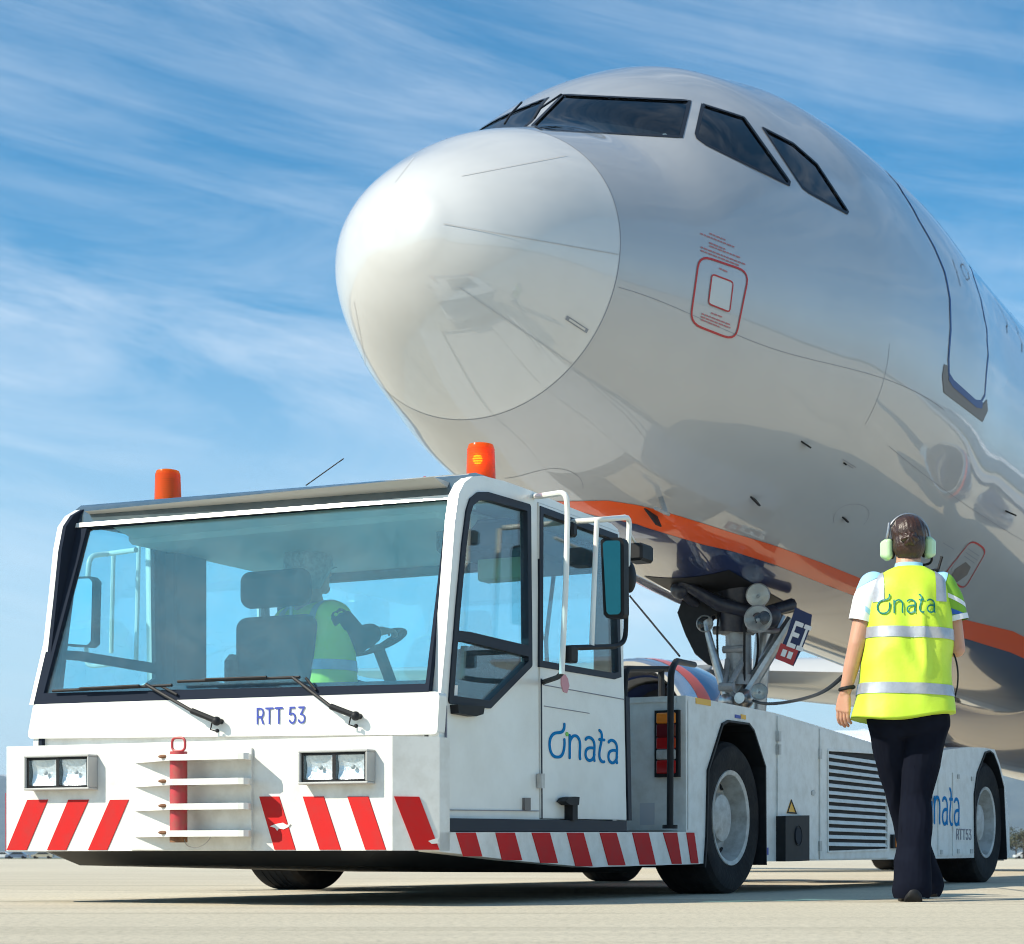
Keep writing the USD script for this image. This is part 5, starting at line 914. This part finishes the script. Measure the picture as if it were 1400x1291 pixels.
vest = loft([(.835, -.017, .0, .221, .163), (.86, -.017, 0, .220, .162), (.95, -.014, 0, .211, .152), (1.10, .0, 0, .190, .138), (1.25, .006, 0, .183, .135), (1.38, .006, 0, .177, .130), (1.43, .006, -.005, .176, .122), (1.485, .007, -.010, .162, .102), (1.515, .007, -.010, .122, .085), (1.542, .008, -.006, .072, .072)], 110, 2.35, .030, 5)
hem = vest.vertices[:, 2]; vest.vertices[:, 2] -= np.clip((1.0 - hem) / .16, 0, 1) * (.020 * np.cos((vest.vertices[:, 0] + .1) * 9) - .012)
VE = part(WK, 'vest', vest, M['vest'], True)
def zband(z0, z1): return slab(vest, [((0, 0, z0), (0, 0, 1)), ((0, 0, z1), (0, 0, -1))])
part(VE, 'reflective_band', slab(vest, [((0, 0, 1.205), (.03, 0, 1)), ((0, 0, 1.255), (-.03, 0, -1))]), M['reflect'], True)
part(VE, 'reflective_band', slab(vest, [((0, 0, .947), (.03, 0, 1)), ((0, 0, .997), (-.03, 0, -1))]), M['reflect'], True)
for x0, x1 in ((-.168, -.118), (.118, .168)): part(VE, 'shoulder_strap', slab(vest, [((x0, 0, 0), (1, 0, 0)), ((x1, 0, 0), (-1, 0, 0)), ((0, 0, 1.372), (0, 0, 1))]), M['reflect'], True)
from scipy.spatial import cKDTree
def on_back(poly, x0, z0, sc, off):
    """flat lettering laid on the back of the vest"""
    bk = vest.vertices[vest.vertices[:, 1] < -.02]; T = cKDTree(bk[:, [0, 2]]); out = []
    m = ext(poly, .002); m = m.subdivide_to_size(.25) if hasattr(m, 'subdivide_to_size') else m; v = m.vertices; X, Zz = x0 + v[:, 0] * sc[0], z0 + v[:, 1] * sc[1]
    d, i = T.query(np.stack([X, Zz], 1), k=4); w = 1 / (d + 1e-4); y = (bk[i, 1] * w).sum(1) / w.sum(1); m.vertices = np.stack([X, y - off - v[:, 2] * .5, Zz], 1); m.fix_normals(); return m
Ls, Dt = logo(.12); lx0, lx1, lz0, lz1 = (1196 - 1240) / 295, (1273 - 1240) / 295, (1232 - 844) / 295, (1232 - 826) / 295
for g in Ls: part(VE, 'letter', on_back(g, lx0, lz0, ((lx1 - lx0) / 4.84, (lz1 - lz0)), .006), M['teal_text'], False)
SL = fuse(limb([((-.155, 0, 1.455), .068), ((-.185, 0, 1.39), .066), ((-.210, -.002, 1.295), .062)]), .012, 8); SL = trimesh.intersections.slice_mesh_plane(SL, np.array((.25, 0, 1.0)), (-.21, 0, 1.292))
SLv = part(WK, 'sleeve', SL, M['shirt'], True, 'white left sleeve with light blue patches'); part(SLv, 'blue_patch', slab(SL, [((-.17, 0, 1.475), (-.5, 0, 1))], .002), M['shirt_sky'], True); part(SLv, 'blue_patch', slab(SL, [((-.19, 0, 1.325), (.8, 0, 1)), ((-.19, 0, 1.35), (-.8, 0, -1)), ((-.20, 0, 0), (1, 0, 0))], .002), M['shirt_sky'], True)
SR = fuse(limb([((.16, 0, 1.455), .068), ((.195, 0, 1.39), .067), ((.222, .004, 1.29), .064)]), .012, 8); SR = trimesh.intersections.slice_mesh_plane(SR, np.array((-.25, 0, 1.0)), (.22, 0, 1.292))
SRv = part(WK, 'sleeve', SR, M['shirt_green'], True, 'green right sleeve with white and blue stripes')
part(SRv, 'white_stripe', slab(SR, [((.2, 0, 1.388), (.45, 0, 1)), ((.2, 0, 1.408), (-.45, 0, -1))], .002), M['shirt'], True); part(SRv, 'blue_stripe', slab(SR, [((.2, 0, 1.318), (-.1, 0, 1)), ((.2, 0, 1.345), (-.35, 0, -1))], .002), M['shirt_blue'], True)
part(SRv, 'white_hem', slab(SR, [((.22, 0, 1.318), (.25, 0, -1))], .003), M['shirt'], True); part(SRv, 'light_blue_shoulder', slab(SR, [((.16, 0, 1.44), (-1, 0, .35))], .002), M['shirt_sky'], True)
tr = [hullp(((-.085, 0, .93), .105, (1, 1.1, 1)), ((.085, 0, .93), .105, (1, 1.1, 1)), ((-.075, -.005, .85), .11, (1, 1.15, 1)), ((.08, -.005, .85), .112, (1, 1.15, 1)))]
tr += limb([((.085, 0, .84), .112), ((.072, .02, .66), .092), ((.052, .04, .48), .073), ((.03, -.03, .28), .075), ((.012, -.085, .12), .086), ((.006, -.105, .06), .092)])
tr += limb([((-.075, .01, .84), .108), ((-.042, .10, .66), .088), ((.0, .19, .48), .070), ((.065, .29, .28), .074), ((.128, .39, .13), .082), ((.14, .41, .07), .088)])
trs = fuse(tr, .016, 14); trs = trimesh.intersections.slice_mesh_plane(trs, (0, 0, 1.0), (0, 0, .016)); v = trs.vertices; f = 1 - 2 * np.abs(meshkit.fbm(np.stack([v[:, 0] * 9 + v[:, 2] * 2, v[:, 1] * 6, v[:, 2] * 2.4 - v[:, 0] * 3], -1), 2, 11) * 2 - 1); trs.vertices = v + trs.vertex_normals * (f[:, None] * .011 - .004)
part(WK, 'trousers', trs, M['navy'], True)
for c, yw in (((.006, -.075, .0), .0), ((.14, .45, .012), .1)):
    sh = m3.Manifold.hull_points(np.vstack([ball((0, -.08, .04), .042, (.95, 1, .9)).vertices, ball((.0, .05, .035), .045, (1, 1, .75)).vertices, ball((.0, .13, .028), .035, (1, 1, .75)).vertices, box(-.04, .04, -.11, .14, 0, .012).vertices]).astype(np.float32))
    t = trimesh.Trimesh(sh.to_mesh().vert_properties[:, :3], sh.to_mesh().tri_verts); t.apply_transform(trimesh.transformations.rotation_matrix(yw, (0, 0, 1))); part(WK, 'shoe', moved(t, *c), M['black'], 40)
wp_ = lambda p: np.asarray(p, float) + (PX, PY, 0)
HS = thing('headset', 'pale green ear protection headset worn on the brown haired head', 'headset', (PX, PY, 0))
for s, dz in ((-1, 0), (1, .008)):
    c = HDc + (s * .098, .005, -.035 + dz); m = m3.Manifold.hull_points(np.vstack([ball(c + (s * -.004, dy, dz2), .023, (.95, 1, 1)).vertices for dy in (-.016, .018) for dz2 in (-.030, .026)] + [ball(c + (s * .012, 0, z_), .02).vertices for z_ in (-.026, .02)]).astype(np.float32)).to_mesh()
    CU = part(HS, 'ear_cup', trimesh.Trimesh(m.vert_properties[:, :3], m.tri_verts), M['cup'], 60); part(CU, 'cushion', ball(c + (-s * .026, 0, 0), .03, (.5, 1.1, 1.6)), M['black'])
arc = np.linspace(-.15, np.pi + .15, 30); part(HS, 'head_band', tube(np.stack([HDc[0] + .099 * np.cos(arc), HDc[1] + .0 + 0 * arc, HDc[2] + .008 + .118 * np.sin(arc)], 1), .006, 8), M['steel'])
part(HS, 'neck_band', tube(smooth_path([HDc + (-.105, -.01, -.01), HDc + (-.095, -.03, .04), HDc + (-.09, -.02, .08)]), .007, 8), M['steel'])
part(HS, 'microphone_boom', tube(smooth_path([HDc + (.105, .02, -.05), HDc + (.115, .09, -.085), HDc + (.06, .15, -.085)]), .006, 8), M['black'])
part(HS, 'microphone', ball(HDc + (.05, .155, -.085), .018), M['black'])
RA = thing('hand_radio', 'black hand-held radio in the raised right hand of the walker', 'radio', (PX, PY, 0)); hc = WR + (-.03, .04, .10)
part(RA, 'radio_body', place(box(-.03, .03, -.018, .018, -.07, .09, .008), hc, (.9, .2, .2), (-.2, 1, .0)), M['black']); part(RA, 'aerial', tube([hc + (.01, .0, .08), hc + (.03, .0, .15)], .007, 8), M['black'])
part(RA, 'talk_button', ball(hc + (.025, -.012, .03), .012), M['dark'])
cord = smooth_path([wp_((.208, -.05, 1.14)), wp_((.225, -.07, 1.04)), wp_((.222, -.06, .98)), wp_((.21, -.03, .93))]); cm = tube(cord - np.array([PX, PY, 0]), .004, 6); part(HS, 'cord', cm, M['black'])
solo('intercom_cable', tube(smooth_path([at(1152, 925, 9.4), at(1130, 943, 10.5), at(1100, 955, 12), at(1060, 962, 13.5), at(1030, 958, GY - .3)], 10), .011, 8), M['black'], 'thick black intercom cable sagging from nose wheel towards the walker', 'cable')

# ---- the driver in the cab
dr_o = tw(-2.10, 1.41, 0); _dra = 65 - 90 - 20; DRV = thing('person', 'seated grey-haired tractor driver in yellow vest and dark jacket behind the windscreen', 'person', dr_o, _dra)
# own frame: y forward (towards the aircraft), x right, z up; seat at .9
hd = np.array((-.075, .09, 1.62)); sh = 1.36
dp = [hullp((hd + (0, .0, .02), .092, (.95, 1.08, 1.1)), (hd + (0, .05, -.06), .055)), hullp((hd + (0, .118, -.005), .012), (hd + (0, .10, .03), .008)), hullp((hd + (0, .09, -.08), .026))] + limb([(hd + (0, -.01, -.09), .06), ((.0, .04, sh + .02), .085)])
dp += [hullp(((-.15, .03, sh - .03), .08), ((.19, .05, sh - .03), .08), ((-.10, .02, .98), .12), ((.13, .03, .98), .12))]
dp += limb([((.0, .05, .98), .12), ((-.12, .42, .95), .08), ((-.12, .50, .5), .055)]) + limb([((.1, .05, .98), .12), ((.14, .42, .95), .08), ((.14, .50, .5), .055)])
_r = math.radians(_dra); _wv = tw(*WC) - dr_o; WLc = np.array([_wv[0] * math.cos(_r) + _wv[1] * math.sin(_r), -_wv[0] * math.sin(_r) + _wv[1] * math.cos(_r), _wv[2]])
R2 = WLc + (.13, -.10, .03); L2 = WLc + (-.12, -.12, .0); R1 = (R2 + (.2, .06, sh)) / 2 + (.07, -.05, -.08); L1 = (L2 + (-.16, .06, sh)) / 2 + (-.06, -.05, -.08)
dp += limb([((.2, .06, sh - .02), .068), (R1, .052), (R2, .034)]) + limb([((-.16, .06, sh - .02), .068), (L1, .052), (L2, .034)])
dp += hand(R2, (-.1, 1, .25), (.3, -.2, 1), -1, .8) + hand(L2, (.3, 1, .2), (-.3, -.2, 1), 1, .8)
part(DRV, 'body', fuse(dp, .008, 8), M['skin'], True)
jk = fuse([hullp(((-.15, .03, sh - .03), .092), ((.19, .05, sh - .03), .092), ((-.10, .02, .98), .135), ((.13, .03, .98), .135))] + limb([((.2, .06, sh - .02), .082), (R1, .066), (R1 * .25 + R2 * .75, .052)]) + limb([((-.16, .06, sh - .02), .082), (L1, .066), (L1 * .25 + L2 * .75, .052)]) + limb([((.0, .05, .98), .13), ((-.12, .42, .95), .09), ((-.12, .50, .5), .07)]) + limb([((.1, .05, .98), .13), ((.14, .42, .95), .09), ((.14, .50, .5), .07)]), .016, 10)
part(DRV, 'dark_jacket', jk, M['navy'], True)
vs = fuse([hullp(((-.14, .03, sh - .015), .100), ((.175, .05, sh - .015), .102), ((-.11, .02, 1.0), .150), ((.15, .03, 1.0), .155))], .02, 8); vs.vertices = vs.vertices
VD = part(DRV, 'vest', vs, M['vest'], True)
part(VD, 'reflective_band', slab(vs, [((0, 0, 1.10), (0, 0, 1)), ((0, 0, 1.15), (0, 0, -1))]), M['reflect'], True)
for x0 in (-.12, .13): part(VD, 'shoulder_strap', slab(vs, [((x0, 0, 0), (1, 0, 0)), ((x0 + .05, 0, 0), (-1, 0, 0)), ((0, 0, 1.2), (0, 0, 1))]), M['reflect'], True)
cp = fuse([hullp((hd + (0, -.008, .045), .116, (.98, 1.1, .85)), (hd + (0, -.035, -.04), .102, (1.0, .9, .95)))], .015, 6); CP = part(DRV, 'hair', cp, mat('grey_hair', (.30, .29, .28), .5, noise=(50, (.08, .075, .07), .8), bump=(80, .003)), True)
part(DRV, 'spectacles', tube([hd + (.075, .02, .02), hd + (.07, .11, .02), hd + (0, .125, .02)], .004, 6), M['steel'])
